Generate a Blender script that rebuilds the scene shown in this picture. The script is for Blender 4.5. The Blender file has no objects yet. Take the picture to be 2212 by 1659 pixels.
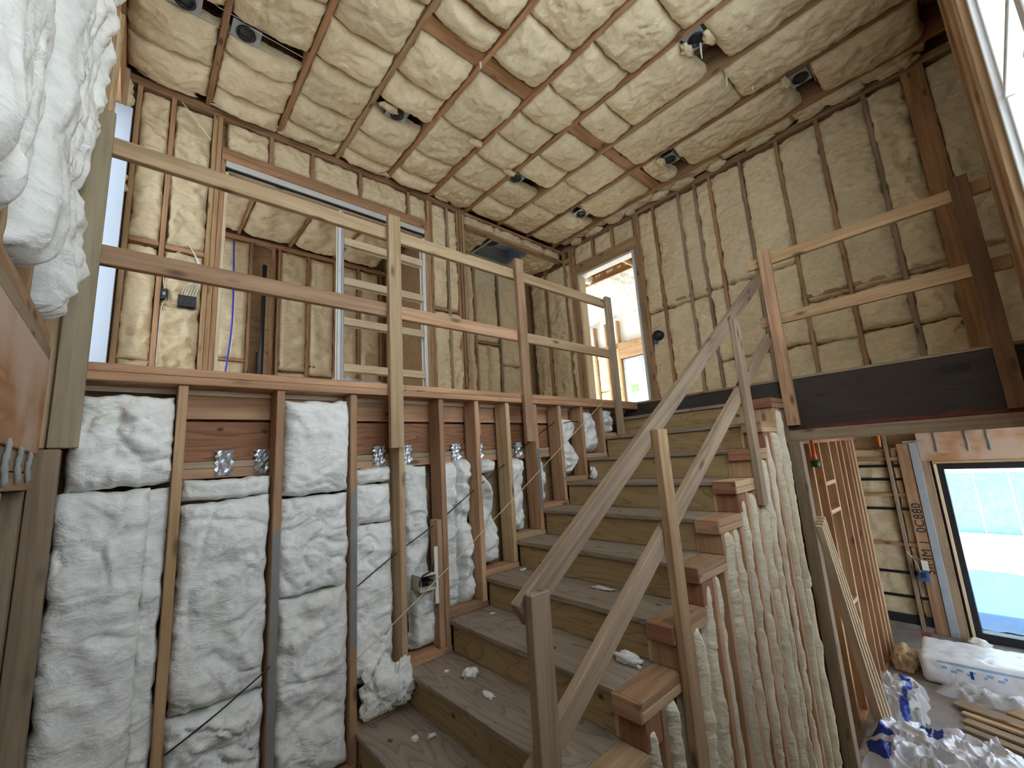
import bpy, math, random
import numpy as np
from mathutils import Vector, Matrix
random.seed(7)
SC = bpy.context.scene
COL = SC.collection

# ------------------------------------------------------------------ camera
RM = [[0.7485425, -0.6601328, -0.06252055], [0.06949322, 0.17186759, -0.98266588], [0.65943523, 0.73122242, 0.17452494]]
r0, d0, f0 = Vector(RM[0]), Vector(RM[1]), Vector(RM[2])
cd = bpy.data.cameras.new('camera'); cam = bpy.data.objects.new('camera', cd); COL.objects.link(cam)
cam.matrix_world = Matrix(((r0.x, -d0.x, -f0.x, 0), (r0.y, -d0.y, -f0.y, 0), (r0.z, -d0.z, -f0.z, 0), (0, 0, 0, 1)))
cd.sensor_fit = 'HORIZONTAL'; cd.sensor_width = 36.0; cd.lens = 36.0 * 915.645 / 2212.0
cd.clip_start = 0.02; cd.clip_end = 300
SC.camera = cam

# ------------------------------------------------------------------ sky, sun, exposure
SKY = 3.0
W = bpy.data.worlds.new('sky'); SC.world = W; W.use_nodes = True
bg = W.node_tree.nodes['Background']; bg.inputs[0].default_value = (0.84, 0.92, 1.0, 1); bg.inputs[1].default_value = SKY
sl = bpy.data.lights.new('sun', 'SUN'); sl.energy = 26.0; sl.angle = 0.01; sl.color = (1.0, 0.95, 0.88)
so = bpy.data.objects.new('sun', sl); COL.objects.link(so)
so.rotation_euler = Vector((-0.03, -0.75, -0.66)).to_track_quat('-Z', 'Y').to_euler()
def portal(name, loc, normal, sx, sy):
    l = bpy.data.lights.new(name, 'AREA'); l.shape = 'RECTANGLE'; l.size = sx; l.size_y = sy
    l.cycles.is_portal = True
    o = bpy.data.objects.new(name, l); COL.objects.link(o); o.location = loc
    o.rotation_euler = Vector(normal).to_track_quat('-Z', 'Z').to_euler()
portal('portal_tall_window', (1.5, -0.47, 1.72), (0, 1, 0), 3.2, 3.15)
portal('portal_left_window', (-0.46, 4.1, 1.9), (1, 0, 0), 0.5, 2.4)
portal('portal_closet_added', (-0.46, 5.9, 1.8), (1, 0, 0), 1.4, 1.6)  # unseen opening added to brighten the closet room
portal('portal_lower_side', (6.0, -1.66, -1.4), (0, 1, 0), 2.8, 2.0)
portal('portal_slider', (7.95, -0.37, -1.43), (-1, 0, 0), 1.85, 2.1)
portal('portal_bedroom', (9.2, 4.6, 1.6), (-1, 0, 0), 2.4, 1.4)
portal('portal_bedroom_side_added', (7.45, 7.2, 1.9), (0, -1, 0), 2.5, 2.6)  # unseen side opening added so sun brightens the bedroom
SC.view_settings.view_transform = 'Standard'; SC.view_settings.look = 'None'
SC.view_settings.gamma = 1.0; SC.view_settings.use_curve_mapping = False
SC.view_settings.exposure = 0.70
SC.cycles.max_bounces = 6; SC.cycles.diffuse_bounces = 4; SC.cycles.glossy_bounces = 2; SC.cycles.transmission_bounces = 2; SC.cycles.transparent_max_bounces = 8; SC.cycles.caustics_reflective = False; SC.cycles.caustics_refractive = False
SC.cycles.use_adaptive_sampling = True; SC.cycles.adaptive_threshold = 0.12; SC.cycles.adaptive_min_samples = 10; SC.cycles.use_light_tree = True
SC.cycles.use_denoising = True; SC.cycles.sample_clamp_indirect = 6.0

# ------------------------------------------------------------------ materials
def newmat(name):
    m = bpy.data.materials.new(name); m.use_nodes = True
    nt = m.node_tree; b = nt.nodes['Principled BSDF']
    return m, nt, b
def N(nt, t, **kw):
    n = nt.nodes.new(t)
    for k, v in kw.items():
        if k == 'inp':
            for i, val in v.items(): n.inputs[i].default_value = val
        else: setattr(n, k, v)
    return n
def coords(nt, scale, rnd=13.0):
    tc = N(nt, 'ShaderNodeTexCoord'); oi = N(nt, 'ShaderNodeObjectInfo')
    mu = N(nt, 'ShaderNodeMath', operation='MULTIPLY'); nt.links.new(oi.outputs['Random'], mu.inputs[0]); mu.inputs[1].default_value = rnd
    ad = N(nt, 'ShaderNodeVectorMath', operation='ADD'); nt.links.new(tc.outputs['Object'], ad.inputs[0]); nt.links.new(mu.outputs[0], ad.inputs[1])
    sc = N(nt, 'ShaderNodeVectorMath', operation='MULTIPLY'); nt.links.new(ad.outputs[0], sc.inputs[0]); sc.inputs[1].default_value = scale
    return sc.outputs[0], oi.outputs['Random'], ad.outputs[0]
def ramp(nt, fac, stops):
    r = N(nt, 'ShaderNodeValToRGB'); nt.links.new(fac, r.inputs[0])
    el = r.color_ramp.elements
    while len(el) < len(stops): el.new(0.5)
    for e, (p, c) in zip(el, stops): e.position = p; e.color = (c[0], c[1], c[2], 1)
    return r.outputs[0]
def mixc(nt, fac, a, b, mode='MIX'):
    m = N(nt, 'ShaderNodeMix', data_type='RGBA', blend_type=mode)
    if isinstance(fac, (int, float)): m.inputs[0].default_value = fac
    else: nt.links.new(fac, m.inputs[0])
    for i, v in ((6, a), (7, b)):
        if isinstance(v, tuple): m.inputs[i].default_value = (v[0], v[1], v[2], 1)
        else: nt.links.new(v, m.inputs[i])
    return m.outputs[2]
def bump(nt, b, h, strength, dist):
    n = N(nt, 'ShaderNodeBump', inp={0: strength, 1: dist}); nt.links.new(h, n.inputs['Height']); nt.links.new(n.outputs[0], b.inputs['Normal'])
def wood(name, c1, c2, rough=0.75, knots=True, vary=0.25):
    m, nt, b = newmat(name)
    v, rnd, raw = coords(nt, (1.3, 26, 26))
    n1 = N(nt, 'ShaderNodeTexNoise', inp={2: 1.0, 3: 5.0, 4: 0.6, 8: 0.8}); nt.links.new(v, n1.inputs['Vector'])
    v2 = N(nt, 'ShaderNodeVectorMath', operation='MULTIPLY'); nt.links.new(raw, v2.inputs[0]); v2.inputs[1].default_value = (2.2, 5, 5)
    n2 = N(nt, 'ShaderNodeTexNoise', inp={2: 1.0, 3: 3.0}); nt.links.new(v2.outputs[0], n2.inputs['Vector'])
    mid = tuple((p + q) / 2 for p, q in zip(c1, c2))
    col = ramp(nt, n1.outputs[0], [(0.28, tuple(q * 0.7 for q in c2)), (0.42, c2), (0.5, mid), (0.62, c1)])
    col = mixc(nt, 0.38, col, ramp(nt, n2.outputs[0], [(0.35, c2), (0.65, c1)]))
    if knots:
        v3 = N(nt, 'ShaderNodeVectorMath', operation='MULTIPLY'); nt.links.new(raw, v3.inputs[0]); v3.inputs[1].default_value = (3.2, 9, 9)
        vo = N(nt, 'ShaderNodeTexVoronoi', inp={2: 1.0}); nt.links.new(v3.outputs[0], vo.inputs['Vector'])
        k = ramp(nt, vo.outputs['Distance'], [(0.07, (1, 1, 1)), (0.2, (0, 0, 0))])
        col = mixc(nt, k, col, tuple(x * 0.42 for x in c2))
    br = N(nt, 'ShaderNodeMapRange', inp={1: 0, 2: 1, 3: 1 - vary, 4: 1 + vary * 0.6}); nt.links.new(rnd, br.inputs[0])
    col = mixc(nt, 1.0, col, br.outputs[0], 'MULTIPLY')
    nt.links.new(col, b.inputs['Base Color']); b.inputs['Roughness'].default_value = rough
    bump(nt, b, n1.outputs[0], 0.25, 0.004)
    return m
def plywood(name, c1, c2, c3, freq=11.0, rough=0.8, blotch=None):
    m, nt, b = newmat(name)
    v, rnd, raw = coords(nt, (0.9, 5.0, 5.0))
    n1 = N(nt, 'ShaderNodeTexNoise', inp={2: 1.0, 3: 2.5, 4: 0.45, 8: 0.6}); nt.links.new(v, n1.inputs['Vector'])
    mu = N(nt, 'ShaderNodeMath', operation='MULTIPLY', inp={1: freq}); nt.links.new(n1.outputs[0], mu.inputs[0])
    fr = N(nt, 'ShaderNodeMath', operation='FRACT'); nt.links.new(mu.outputs[0], fr.inputs[0])
    col = ramp(nt, fr.outputs[0], [(0.0, c3), (0.1, c2), (0.5, c1), (0.93, c1), (1.0, c3)])
    v2 = N(nt, 'ShaderNodeVectorMath', operation='MULTIPLY'); nt.links.new(raw, v2.inputs[0]); v2.inputs[1].default_value = (3, 60, 60)
    n2 = N(nt, 'ShaderNodeTexNoise', inp={2: 1.0, 3: 4.0}); nt.links.new(v2.outputs[0], n2.inputs['Vector'])
    col = mixc(nt, 0.45, col, ramp(nt, n2.outputs[0], [(0.35, c2), (0.65, c1)]))
    v3 = N(nt, 'ShaderNodeVectorMath', operation='MULTIPLY'); nt.links.new(raw, v3.inputs[0]); v3.inputs[1].default_value = (5, 7, 7)
    vo = N(nt, 'ShaderNodeTexVoronoi', inp={2: 1.0}); nt.links.new(v3.outputs[0], vo.inputs['Vector'])
    k = ramp(nt, vo.outputs['Distance'], [(0.05, (1, 1, 1)), (0.12, (0, 0, 0))])
    col = mixc(nt, k, col, tuple(x * 0.4 for x in c3))
    if blotch:
        n4 = N(nt, 'ShaderNodeTexNoise', inp={2: 2.2, 3: 4.0}); nt.links.new(raw, n4.inputs['Vector'])
        col = mixc(nt, ramp(nt, n4.outputs[0], [(0.42, (0, 0, 0)), (0.58, (1, 1, 1))]), col, blotch)
    nt.links.new(col, b.inputs['Base Color']); b.inputs['Roughness'].default_value = rough
    bump(nt, b, n2.outputs[0], 0.3, 0.003)
    return m
def fibre(name, c1, c2, c3, bump_s=0.38):
    m, nt, b = newmat(name)
    v, rnd, raw = coords(nt, (1, 1, 1), 31.0)
    n1 = N(nt, 'ShaderNodeTexNoise', inp={2: 3.0, 3: 2.0, 4: 0.6, 8: 0.0}); nt.links.new(v, n1.inputs['Vector'])
    st_ = N(nt, 'ShaderNodeVectorMath', operation='MULTIPLY'); nt.links.new(v, st_.inputs[0]); st_.inputs[1].default_value = (1.0, 1.0, 1.7)
    n2 = N(nt, 'ShaderNodeTexNoise', inp={2: 19.0, 3: 5.0, 4: 0.62, 8: 1.2}); nt.links.new(st_.outputs[0], n2.inputs['Vector'])
    n3 = N(nt, 'ShaderNodeTexNoise', inp={2: 2.0, 3: 2.0, 8: 0.5}); nt.links.new(raw, n3.inputs['Vector'])
    n4 = N(nt, 'ShaderNodeTexNoise', inp={2: 7.0, 3: 3.0, 4: 0.58, 8: 1.4}); nt.links.new(st_.outputs[0], n4.inputs['Vector'])
    dk = tuple(x * 0.84 for x in c2)
    col = ramp(nt, n1.outputs[0], [(0.32, c2), (0.6, c1)])
    col = mixc(nt, ramp(nt, n3.outputs[0], [(0.60, (0, 0, 0)), (0.75, (0.75, 0.75, 0.75))]), col, c3)
    col = mixc(nt, 0.45, col, ramp(nt, n4.outputs[0], [(0.33, dk), (0.45, c2), (0.6, c1)]))
    col = mixc(nt, 0.25, col, ramp(nt, n2.outputs[0], [(0.34, dk), (0.62, c1)]))
    br = N(nt, 'ShaderNodeMapRange', inp={1: 0, 2: 1, 3: 0.92, 4: 1.06}); nt.links.new(rnd, br.inputs[0])
    col = mixc(nt, 1.0, col, br.outputs[0], 'MULTIPLY')
    nt.links.new(col, b.inputs['Base Color']); b.inputs['Roughness'].default_value = 1.0
    b.inputs['Specular IOR Level'].default_value = 0.1
    ad = N(nt, 'ShaderNodeMath', operation='MULTIPLY_ADD', inp={1: 2.2}); nt.links.new(n4.outputs[0], ad.inputs[0]); nt.links.new(n2.outputs[0], ad.inputs[2])
    bump(nt, b, ad.outputs[0], bump_s, 0.016)
    return m
def plain(name, c, rough=0.5, metal=0.0, noise=0.0, spec=0.5):
    m, nt, b = newmat(name)
    b.inputs['Base Color'].default_value = (c[0], c[1], c[2], 1); b.inputs['Roughness'].default_value = rough; b.inputs['Metallic'].default_value = metal
    b.inputs['Specular IOR Level'].default_value = spec
    if noise:
        v, rnd, raw = coords(nt, (1, 1, 1))
        n1 = N(nt, 'ShaderNodeTexNoise', inp={2: 9.0, 3: 6.0, 4: 0.65}); nt.links.new(v, n1.inputs['Vector'])
        nt.links.new(ramp(nt, n1.outputs[0], [(0.3, tuple(x * (1 - noise) for x in c)), (0.7, tuple(min(1, x * (1 + noise)) for x in c))]), b.inputs['Base Color'])
        bump(nt, b, n1.outputs[0], 0.15, 0.004)
    return m
M = {}
M['fir'] = wood('fir_lumber', (0.52, 0.305, 0.17), (0.33, 0.17, 0.085))
M['joist'] = wood('orange_brown_joist', (0.47, 0.26, 0.125), (0.29, 0.14, 0.06))
M['worn'] = wood('worn_brown_lumber', (0.37, 0.27, 0.18), (0.23, 0.155, 0.098))
M['tan'] = wood('tan_stained_board', (0.50, 0.41, 0.27), (0.36, 0.285, 0.17))
M['pale'] = wood('pale_spruce_lumber', (0.60, 0.43, 0.25), (0.42, 0.275, 0.14))
M['pink'] = wood('pinkish_fir_lumber', (0.54, 0.335, 0.195), (0.34, 0.19, 0.10))
M['grey'] = wood('weathered_grey_lumber', (0.40, 0.30, 0.20), (0.25, 0.175, 0.11))
M['honey'] = wood('honey_lumber', (0.50, 0.33, 0.175), (0.34, 0.20, 0.095))
M['red'] = wood('red_brown_lumber', (0.37, 0.17, 0.09), (0.23, 0.09, 0.045))
M['shaded'] = wood('shaded_lumber', (0.20, 0.105, 0.05), (0.12, 0.06, 0.028))  # shade on the end post put into a darker lumber colour
M['cream'] = wood('cream_trim_wood', (0.78, 0.66, 0.47), (0.66, 0.52, 0.34), knots=False, vary=0.1)
M['tread'] = plywood('worn_plywood_tread', (0.33, 0.265, 0.205), (0.235, 0.185, 0.14), (0.12, 0.088, 0.062), 11.0)
M['riser'] = plywood('plywood_riser', (0.42, 0.295, 0.14), (0.335, 0.225, 0.10), (0.17, 0.10, 0.042), 12.0)
M['lvl'] = plywood('brown_laminated_beam', (0.33, 0.155, 0.075), (0.22, 0.095, 0.045), (0.10, 0.04, 0.02), 20.0)
M['ply_orange'] = plywood('orange_plywood', (0.50, 0.26, 0.12), (0.38, 0.18, 0.08), (0.30, 0.13, 0.05), 4.0, blotch=(0.57, 0.42, 0.32))
M['glulam'] = plywood('dark_beam', (0.050, 0.040, 0.033), (0.034, 0.026, 0.021), (0.016, 0.012, 0.010), 8.0, blotch=(0.042, 0.026, 0.018))  # near-black base tone with faint brown blotches
M['redpaint'] = plain('dark_red_sealer', (0.12, 0.018, 0.012), 0.7, 0, 0.4)
M['osb'] = plywood('sheathing', (0.40, 0.26, 0.14), (0.30, 0.19, 0.10), (0.2, 0.12, 0.06), 6.0)
M['batt'] = fibre('warm_lit_glass_wool', (0.83, 0.70, 0.47), (0.70, 0.56, 0.35), (0.71, 0.56, 0.26))  # warm light on the upper batts put into this yellower copy
M['battk'] = fibre('mid_toned_glass_wool', (0.84, 0.77, 0.60), (0.73, 0.65, 0.47), (0.76, 0.66, 0.42))  # same wool, toned between the warm and the daylit copy
M['battw'] = fibre('daylit_glass_wool', (0.87, 0.87, 0.84), (0.75, 0.745, 0.69), (0.77, 0.71, 0.50))  # same wool, daylight put into this whiter copy
M['white'] = plain('white_vinyl', (0.82, 0.83, 0.84), 0.45)
M['jamb'] = plain('white_primed_jamb', (0.66, 0.65, 0.63), 0.5)
M['steel'] = plain('galvanised_steel', (0.62, 0.65, 0.68), 0.38, 0.9, 0.15)
M['zinc'] = plain('painted_grey_strap', (0.44, 0.50, 0.56), 0.5, 0.35, 0.1)
M['edge'] = plain('grey_steel_edge', (0.24, 0.225, 0.22), 0.6, 0.2, 0.1)
M['canplate'] = plain('grey_can_housing', (0.40, 0.41, 0.42), 0.55, 0.2)
M['black'] = plain('black_plastic', (0.012, 0.012, 0.014), 0.45)
M['dkgrey'] = plain('dark_grey_metal', (0.03, 0.03, 0.033), 0.4)
M['wirew'] = plain('white_cable', (0.78, 0.76, 0.70), 0.5)
M['blue'] = plain('blue_tube', (0.03, 0.07, 0.55), 0.4)
M['bluebox'] = plain('blue_plastic', (0.04, 0.13, 0.36), 0.5)
M['yellow'] = plain('pale_yellow_string', (0.74, 0.66, 0.36), 0.8)
M['orange'] = plain('orange_pipe', (0.70, 0.16, 0.03), 0.4)
M['green'] = plain('dark_green_plastic', (0.02, 0.09, 0.05), 0.5)
M['concrete'] = plain('concrete_slab', (0.27, 0.25, 0.235), 0.9, 0, 0.22)
M['ink'] = plain('black_marker', (0.02, 0.015, 0.012), 0.8)
M['caulk'] = plain('grey_sealant', (0.30, 0.31, 0.29), 0.8, 0, 0.35)
M['plast'] = plain('white_plastic_film', (0.74, 0.78, 0.88), 0.22, 0, 0, 0.7)
M['bundle'] = plain('white_poly_wrap', (0.80, 0.84, 0.92), 0.3, 0, 0, 0.6)
M['print'] = plain('royal_blue_print', (0.012, 0.05, 0.36), 0.3)
M['lightprint'] = plain('light_blue_print', (0.28, 0.50, 0.78), 0.35)
M['sticker'] = plain('grey_green_sticker', (0.46, 0.52, 0.47), 0.7)
M['greensticker'] = plain('pale_green_sticker', (0.30, 0.48, 0.25), 0.7)
M['redpen'] = plain('red_chalk', (0.35, 0.06, 0.05), 0.9)
M['drywall'] = plain('pale_grey_board', (0.55, 0.57, 0.53), 0.8, 0, 0.1)
M['blackframe'] = plain('black_aluminium', (0.015, 0.016, 0.02), 0.4)
M['ground'] = plain('pale_concrete_yard', (0.62, 0.62, 0.60), 0.9, 0, 0.1)
M['hedge'] = plain('blue_green_fence', (0.22, 0.42, 0.42), 0.9, 0, 0.2)
M['shade_sheet'] = plain('blue_yard_shade', (0.045, 0.13, 0.32), 0.6, 0, 0.1)  # blue shade on the yard ground, put into a colour
M['ext'] = plain('white_stucco', (0.78, 0.77, 0.75), 0.9, 0, 0.05)
def glassmat(name, fac, tint):
    m = bpy.data.materials.new(name); m.use_nodes = True; nt = m.node_tree; nt.nodes.clear()
    o = N(nt, 'ShaderNodeOutputMaterial'); mx = N(nt, 'ShaderNodeMixShader', inp={0: fac})
    t = N(nt, 'ShaderNodeBsdfTransparent'); t.inputs[0].default_value = tint; g = N(nt, 'ShaderNodeBsdfGlossy', inp={1: 0.03})
    nt.links.new(t.outputs[0], mx.inputs[1]); nt.links.new(g.outputs[0], mx.inputs[2]); nt.links.new(mx.outputs[0], o.inputs[0])
    return m
M['glass'] = glassmat('window_glass', 0.06, (0.96, 0.98, 0.99, 1))
M['glassb'] = glassmat('film_tinted_glass', 0.08, (0.86, 0.96, 1.0, 1))
def filmmat(name, alpha, col):
    m, nt, b = newmat(name)
    b.inputs['Base Color'].default_value = (*col, 1); b.inputs['Roughness'].default_value = 0.16; b.inputs['Alpha'].default_value = alpha
    b.inputs['Specular IOR Level'].default_value = 0.9
    return m
M['stickerfilm'] = filmmat('translucent_sticker', 0.35, (0.6, 0.68, 0.62))
M['wrap'] = plain('sky_tinted_jamb', (0.40, 0.45, 0.52), 0.6)  # white jamb with the sky light on it put into the colour
M['film'] = filmmat('clear_plastic_film', 0.42, (0.80, 0.83, 0.88))

# ------------------------------------------------------------------ helpers
def tag(o, label=None, cat=None, group=None, kind=None):
    if label: o['label'] = label
    if cat: o['category'] = cat
    if group: o['group'] = group
    if kind: o['kind'] = kind
    return o
def put(o, parent):
    COL.objects.link(o)
    if parent is not None:
        o.parent = parent; o.matrix_parent_inverse = parent.matrix_basis.inverted()
    return o
def thing(name, loc, label, cat, group=None, parent=None):
    o = bpy.data.objects.new(name, None); o.location = loc; o.empty_display_size = 0.1
    put(o, parent); return tag(o, label, cat, group)
_cache = {}
def chamfer_box(L, Wd, T, mat, c=0.003):
    k = (round(L, 4), round(Wd, 4), round(T, 4), mat)
    if k in _cache: return _cache[k]
    c = min(c, 0.2 * min(L, Wd, T))
    hx, hy, hz = L / 2, Wd / 2, T / 2
    vs, idx = [], {}
    for sx in (-1, 1):
        for sy in (-1, 1):
            for sz in (-1, 1):
                for ax in range(3):
                    p = [sx * hx, sy * hy, sz * hz]
                    for q in range(3):
                        if q != ax: p[q] -= (sx, sy, sz)[q] * c
                    idx[(sx, sy, sz, ax)] = len(vs); vs.append(p)
    fs = []
    for ax in range(3):
        a, b = [q for q in range(3) if q != ax]
        for s in (-1, 1):
            q = []
            for sa, sb in ((-1, -1), (1, -1), (1, 1), (-1, 1)):
                t = [0, 0, 0]; t[ax] = s; t[a] = sa; t[b] = sb; q.append(idx[(*t, ax)])
            fs.append(q)
    for ax in range(3):
        a, b = [q for q in range(3) if q != ax]
        for sa in (-1, 1):
            for sb in (-1, 1):
                q = []
                for s, w in ((-1, a), (1, a), (1, b), (-1, b)):
                    t = [0, 0, 0]; t[ax] = s; t[a] = sa; t[b] = sb; q.append(idx[(*t, w)])
                fs.append(q)
    for sx in (-1, 1):
        for sy in (-1, 1):
            for sz in (-1, 1): fs.append([idx[(sx, sy, sz, w)] for w in range(3)])
    me = bpy.data.meshes.new('lumber'); me.from_pydata(vs, [], fs)
    import bmesh
    bm = bmesh.new(); bm.from_mesh(me); bmesh.ops.recalc_face_normals(bm, faces=bm.faces); bm.to_mesh(me); bm.free()
    me.materials.append(M[mat]); _cache[k] = me
    return me
def box(name, parent, mat, x0, x1, y0, y1, z0, z1, grain=None):
    d = [abs(x1 - x0), abs(y1 - y0), abs(z1 - z0)]; c = Vector(((x0 + x1) / 2, (y0 + y1) / 2, (z0 + z1) / 2))
    g = 'xyz'.index(grain) if grain else d.index(max(d))
    o_ = [q for q in range(3) if q != g]
    ax = [Vector((0, 0, 0)) for _ in range(3)]
    ax[0][g] = 1
    w = o_[0] if d[o_[0]] >= d[o_[1]] else o_[1]
    ax[1][w] = 1; ax[2] = ax[0].cross(ax[1])
    t = [q for q in o_ if q != w][0]
    me = chamfer_box(d[g], d[w], d[t], mat)
    o = bpy.data.objects.new(name, me)
    o.matrix_basis = Matrix.Translation(c) @ Matrix((ax[0], ax[1], ax[2])).transposed().to_4x4()
    return put(o, parent)
def beam(name, parent, mat, a, b, side, w, t):
    a, b = Vector(a), Vector(b); X = (b - a).normalized(); Y = Vector(side); Y = (Y - X * Y.dot(X)).normalized(); Z = X.cross(Y)
    o = bpy.data.objects.new(name, chamfer_box((b - a).length, w, t, mat))
    o.matrix_basis = Matrix.Translation((a + b) / 2) @ Matrix((X, Y, Z)).transposed().to_4x4()
    return put(o, parent)
def mesh(name, parent, mats, vs, fs, smooth=False, mi=None, origin=None):
    vs = np.asarray(vs, float)
    org = np.asarray(origin if origin is not None else vs.mean(0), float)
    me = bpy.data.meshes.new(name); me.from_pydata((vs - org).tolist(), [], fs if isinstance(fs, list) else fs.tolist())
    for m in ([mats] if isinstance(mats, str) else mats): me.materials.append(M[m])
    if smooth: me.polygons.foreach_set('use_smooth', [True] * len(me.polygons))
    if mi is not None: me.polygons.foreach_set('material_index', np.asarray(mi, np.int32))
    o = bpy.data.objects.new(name, me); o.location = Vector(org.tolist())
    return put(o, parent)
def tube(name, parent, mat, pts, r, n=8):
    pts = [Vector(p) for p in pts]; vs, fs = [], []
    for i, p in enumerate(pts):
        d = (pts[min(i + 1, len(pts) - 1)] - pts[max(i - 1, 0)]).normalized()
        u = d.cross(Vector((0, 0, 1)) if abs(d.z) < 0.9 else Vector((1, 0, 0))).normalized(); w = d.cross(u)
        rr = r[i] if isinstance(r, (list, tuple)) else r
        for k in range(n):
            a = 2 * math.pi * k / n; vs.append(tuple(p + (u * math.cos(a) + w * math.sin(a)) * rr))
    for i in range(len(pts) - 1):
        for k in range(n):
            fs.append([i * n + k, i * n + (k + 1) % n, (i + 1) * n + (k + 1) % n, (i + 1) * n + k])
    fs.append(list(range(n))[::-1]); fs.append([(len(pts) - 1) * n + k for k in range(n)])
    return mesh(name, parent, mat, vs, fs, True)
def smoothpath(pts, n=6):
    pts = [np.array(p, float) for p in pts]; P = [pts[0]] + pts + [pts[-1]]; out = []
    for i in range(1, len(P) - 2):
        for k in range(n):
            t = k / n; a, b, c, d = P[i - 1], P[i], P[i + 1], P[i + 2]
            out.append(0.5 * ((2 * b) + (c - a) * t + (2 * a - 5 * b + 4 * c - d) * t * t + (3 * b - a - 3 * c + d) * t ** 3))
    out.append(pts[-1]); return [tuple(p) for p in out]
_perm = np.random.RandomState(3).permutation(256); _perm = np.concatenate([_perm, _perm, _perm])
_g3 = np.random.RandomState(5).normal(size=(256, 3)); _g3 /= np.linalg.norm(_g3, axis=1)[:, None]
def pn(P):
    P = np.asarray(P, float); i = np.floor(P).astype(int); f = P - i; i &= 255; u = f * f * f * (f * (f * 6 - 15) + 10)
    out = 0
    for a in (0, 1):
        for b in (0, 1):
            for c in (0, 1):
                h = _perm[_perm[_perm[(i[..., 0] + a) & 255] + ((i[..., 1] + b) & 255)] + ((i[..., 2] + c) & 255)]
                g = _g3[h]; d = g[..., 0] * (f[..., 0] - a) + g[..., 1] * (f[..., 1] - b) + g[..., 2] * (f[..., 2] - c)
                w = (u[..., 0] if a else 1 - u[..., 0]) * (u[..., 1] if b else 1 - u[..., 1]) * (u[..., 2] if c else 1 - u[..., 2])
                out = out + w * d
    return out * 1.6
_seed = [0]
def batt(parent, mat, O, U, V, Wn, su, sv, h, res=0.02, k=5.0, lump=0.03, crease=0.02, edge=0.012, back=0.05, taper=None, holes=None, name='insulation_batt', lf=4.0, kv=None, sag=None, an=(1.0, 1.0)):
    """soft insulation piece: O corner, U/V in-plane axes, Wn towards the room"""
    _seed[0] += 1; sd = _seed[0] * 7.31
    O, U, V, Wn = (np.asarray(x, float) for x in (O, U, V, Wn))
    nu, nv = max(6, int(su / res)), max(6, int(sv / res)); kv = kv or k
    s, t = np.meshgrid(np.linspace(0, 1, nu), np.linspace(0, 1, nv), indexing='ij')
    a = 1 - np.abs(2 * s - 1) ** (k * max(1, su / 0.35)); b = 1 - np.abs(2 * t - 1) ** (kv * max(1, sv / 0.35))
    e = np.sqrt(np.clip(a, 0, 1)) * np.sqrt(np.clip(b, 0, 1))
    x, y = s * su, t * sv
    Q = np.stack([x * an[0], y * an[1], np.full_like(x, sd)], -1)
    warp = np.stack([pn(Q * 5 + 11), pn(Q * 5 + 47), np.zeros_like(x)], -1) * 0.07
    n1 = pn(Q * lf) + 0.5 * pn(Q * lf * 2.3 + 5); n2 = pn((Q + warp) * 6.5 + 9); n3 = pn((Q + warp) * 15 + 3); n4 = pn(Q * 34 + 8)
    cr = np.exp(-(n2 / 0.07) ** 2) + 0.5 * np.exp(-(n3 / 0.09) ** 2)
    msk = np.clip(0.5 + 1.4 * pn(Q * 3 + 31), 0, 1)
    n5 = pn((Q + warp) * 9 + 21); soft = 1 - 2 * np.abs(n5)
    H = h * e + e * lump * (n1 + 0.45 * soft * msk + 0.5 * n3 + 0.16 * n4) - crease * cr * e * msk
    if sag is not None: H = H + sag(s, t) * e
    w = np.clip(1 - e, 0, 1)
    ex = edge * (pn(np.stack([y * 7, x * 2, np.full_like(x, sd + 4)], -1)) + 0.6 * pn(np.stack([y * 23, x * 3, np.full_like(x, sd + 6)], -1)))
    ey = edge * (pn(np.stack([x * 7, y * 2, np.full_like(x, sd + 14)], -1)) + 0.6 * pn(np.stack([x * 23, y * 3, np.full_like(x, sd + 16)], -1)))
    sx = np.abs(2 * s - 1) ** 2; sy = np.abs(2 * t - 1) ** 2
    x = x + ex * sx; y = y + ey * sy
    if taper is not None: x = taper(s, t, x)
    P = O + x[..., None] * U + y[..., None] * V + H[..., None] * Wn
    rim = [(i, 0) for i in range(nu)] + [(nu - 1, j) for j in range(1, nv)] + [(i, nv - 1) for i in range(nu - 2, -1, -1)] + [(0, j) for j in range(nv - 2, 0, -1)]
    ids = np.arange(nu * nv).reshape(nu, nv)
    fs = np.stack([ids[:-1, :-1], ids[1:, :-1], ids[1:, 1:], ids[:-1, 1:]], -1).reshape(-1, 4)
    if holes is not None:
        cx = (x[:-1, :-1] + x[1:, 1:]) / 2; cy = (y[:-1, :-1] + y[1:, 1:]) / 2
        keep = ~holes(cx, cy).reshape(-1); fs = fs[keep]
    fs = fs.tolist()
    vs = P.reshape(-1, 3).tolist(); n0 = len(vs)
    for (i, j) in rim: vs.append((P[i, j] - Wn * back).tolist())
    L = len(rim)
    for q in range(L):
        i, j = rim[q], rim[(q + 1) % L]
        fs.append([int(ids[i]), n0 + q, n0 + (q + 1) % L, int(ids[j])])
    fs.append(list(range(n0, n0 + L)))
    if np.dot(np.cross(U, V), Wn) < 0: fs = [f[::-1] for f in fs]
    return mesh(name, parent, mat, vs, fs, True, origin=O)
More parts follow.
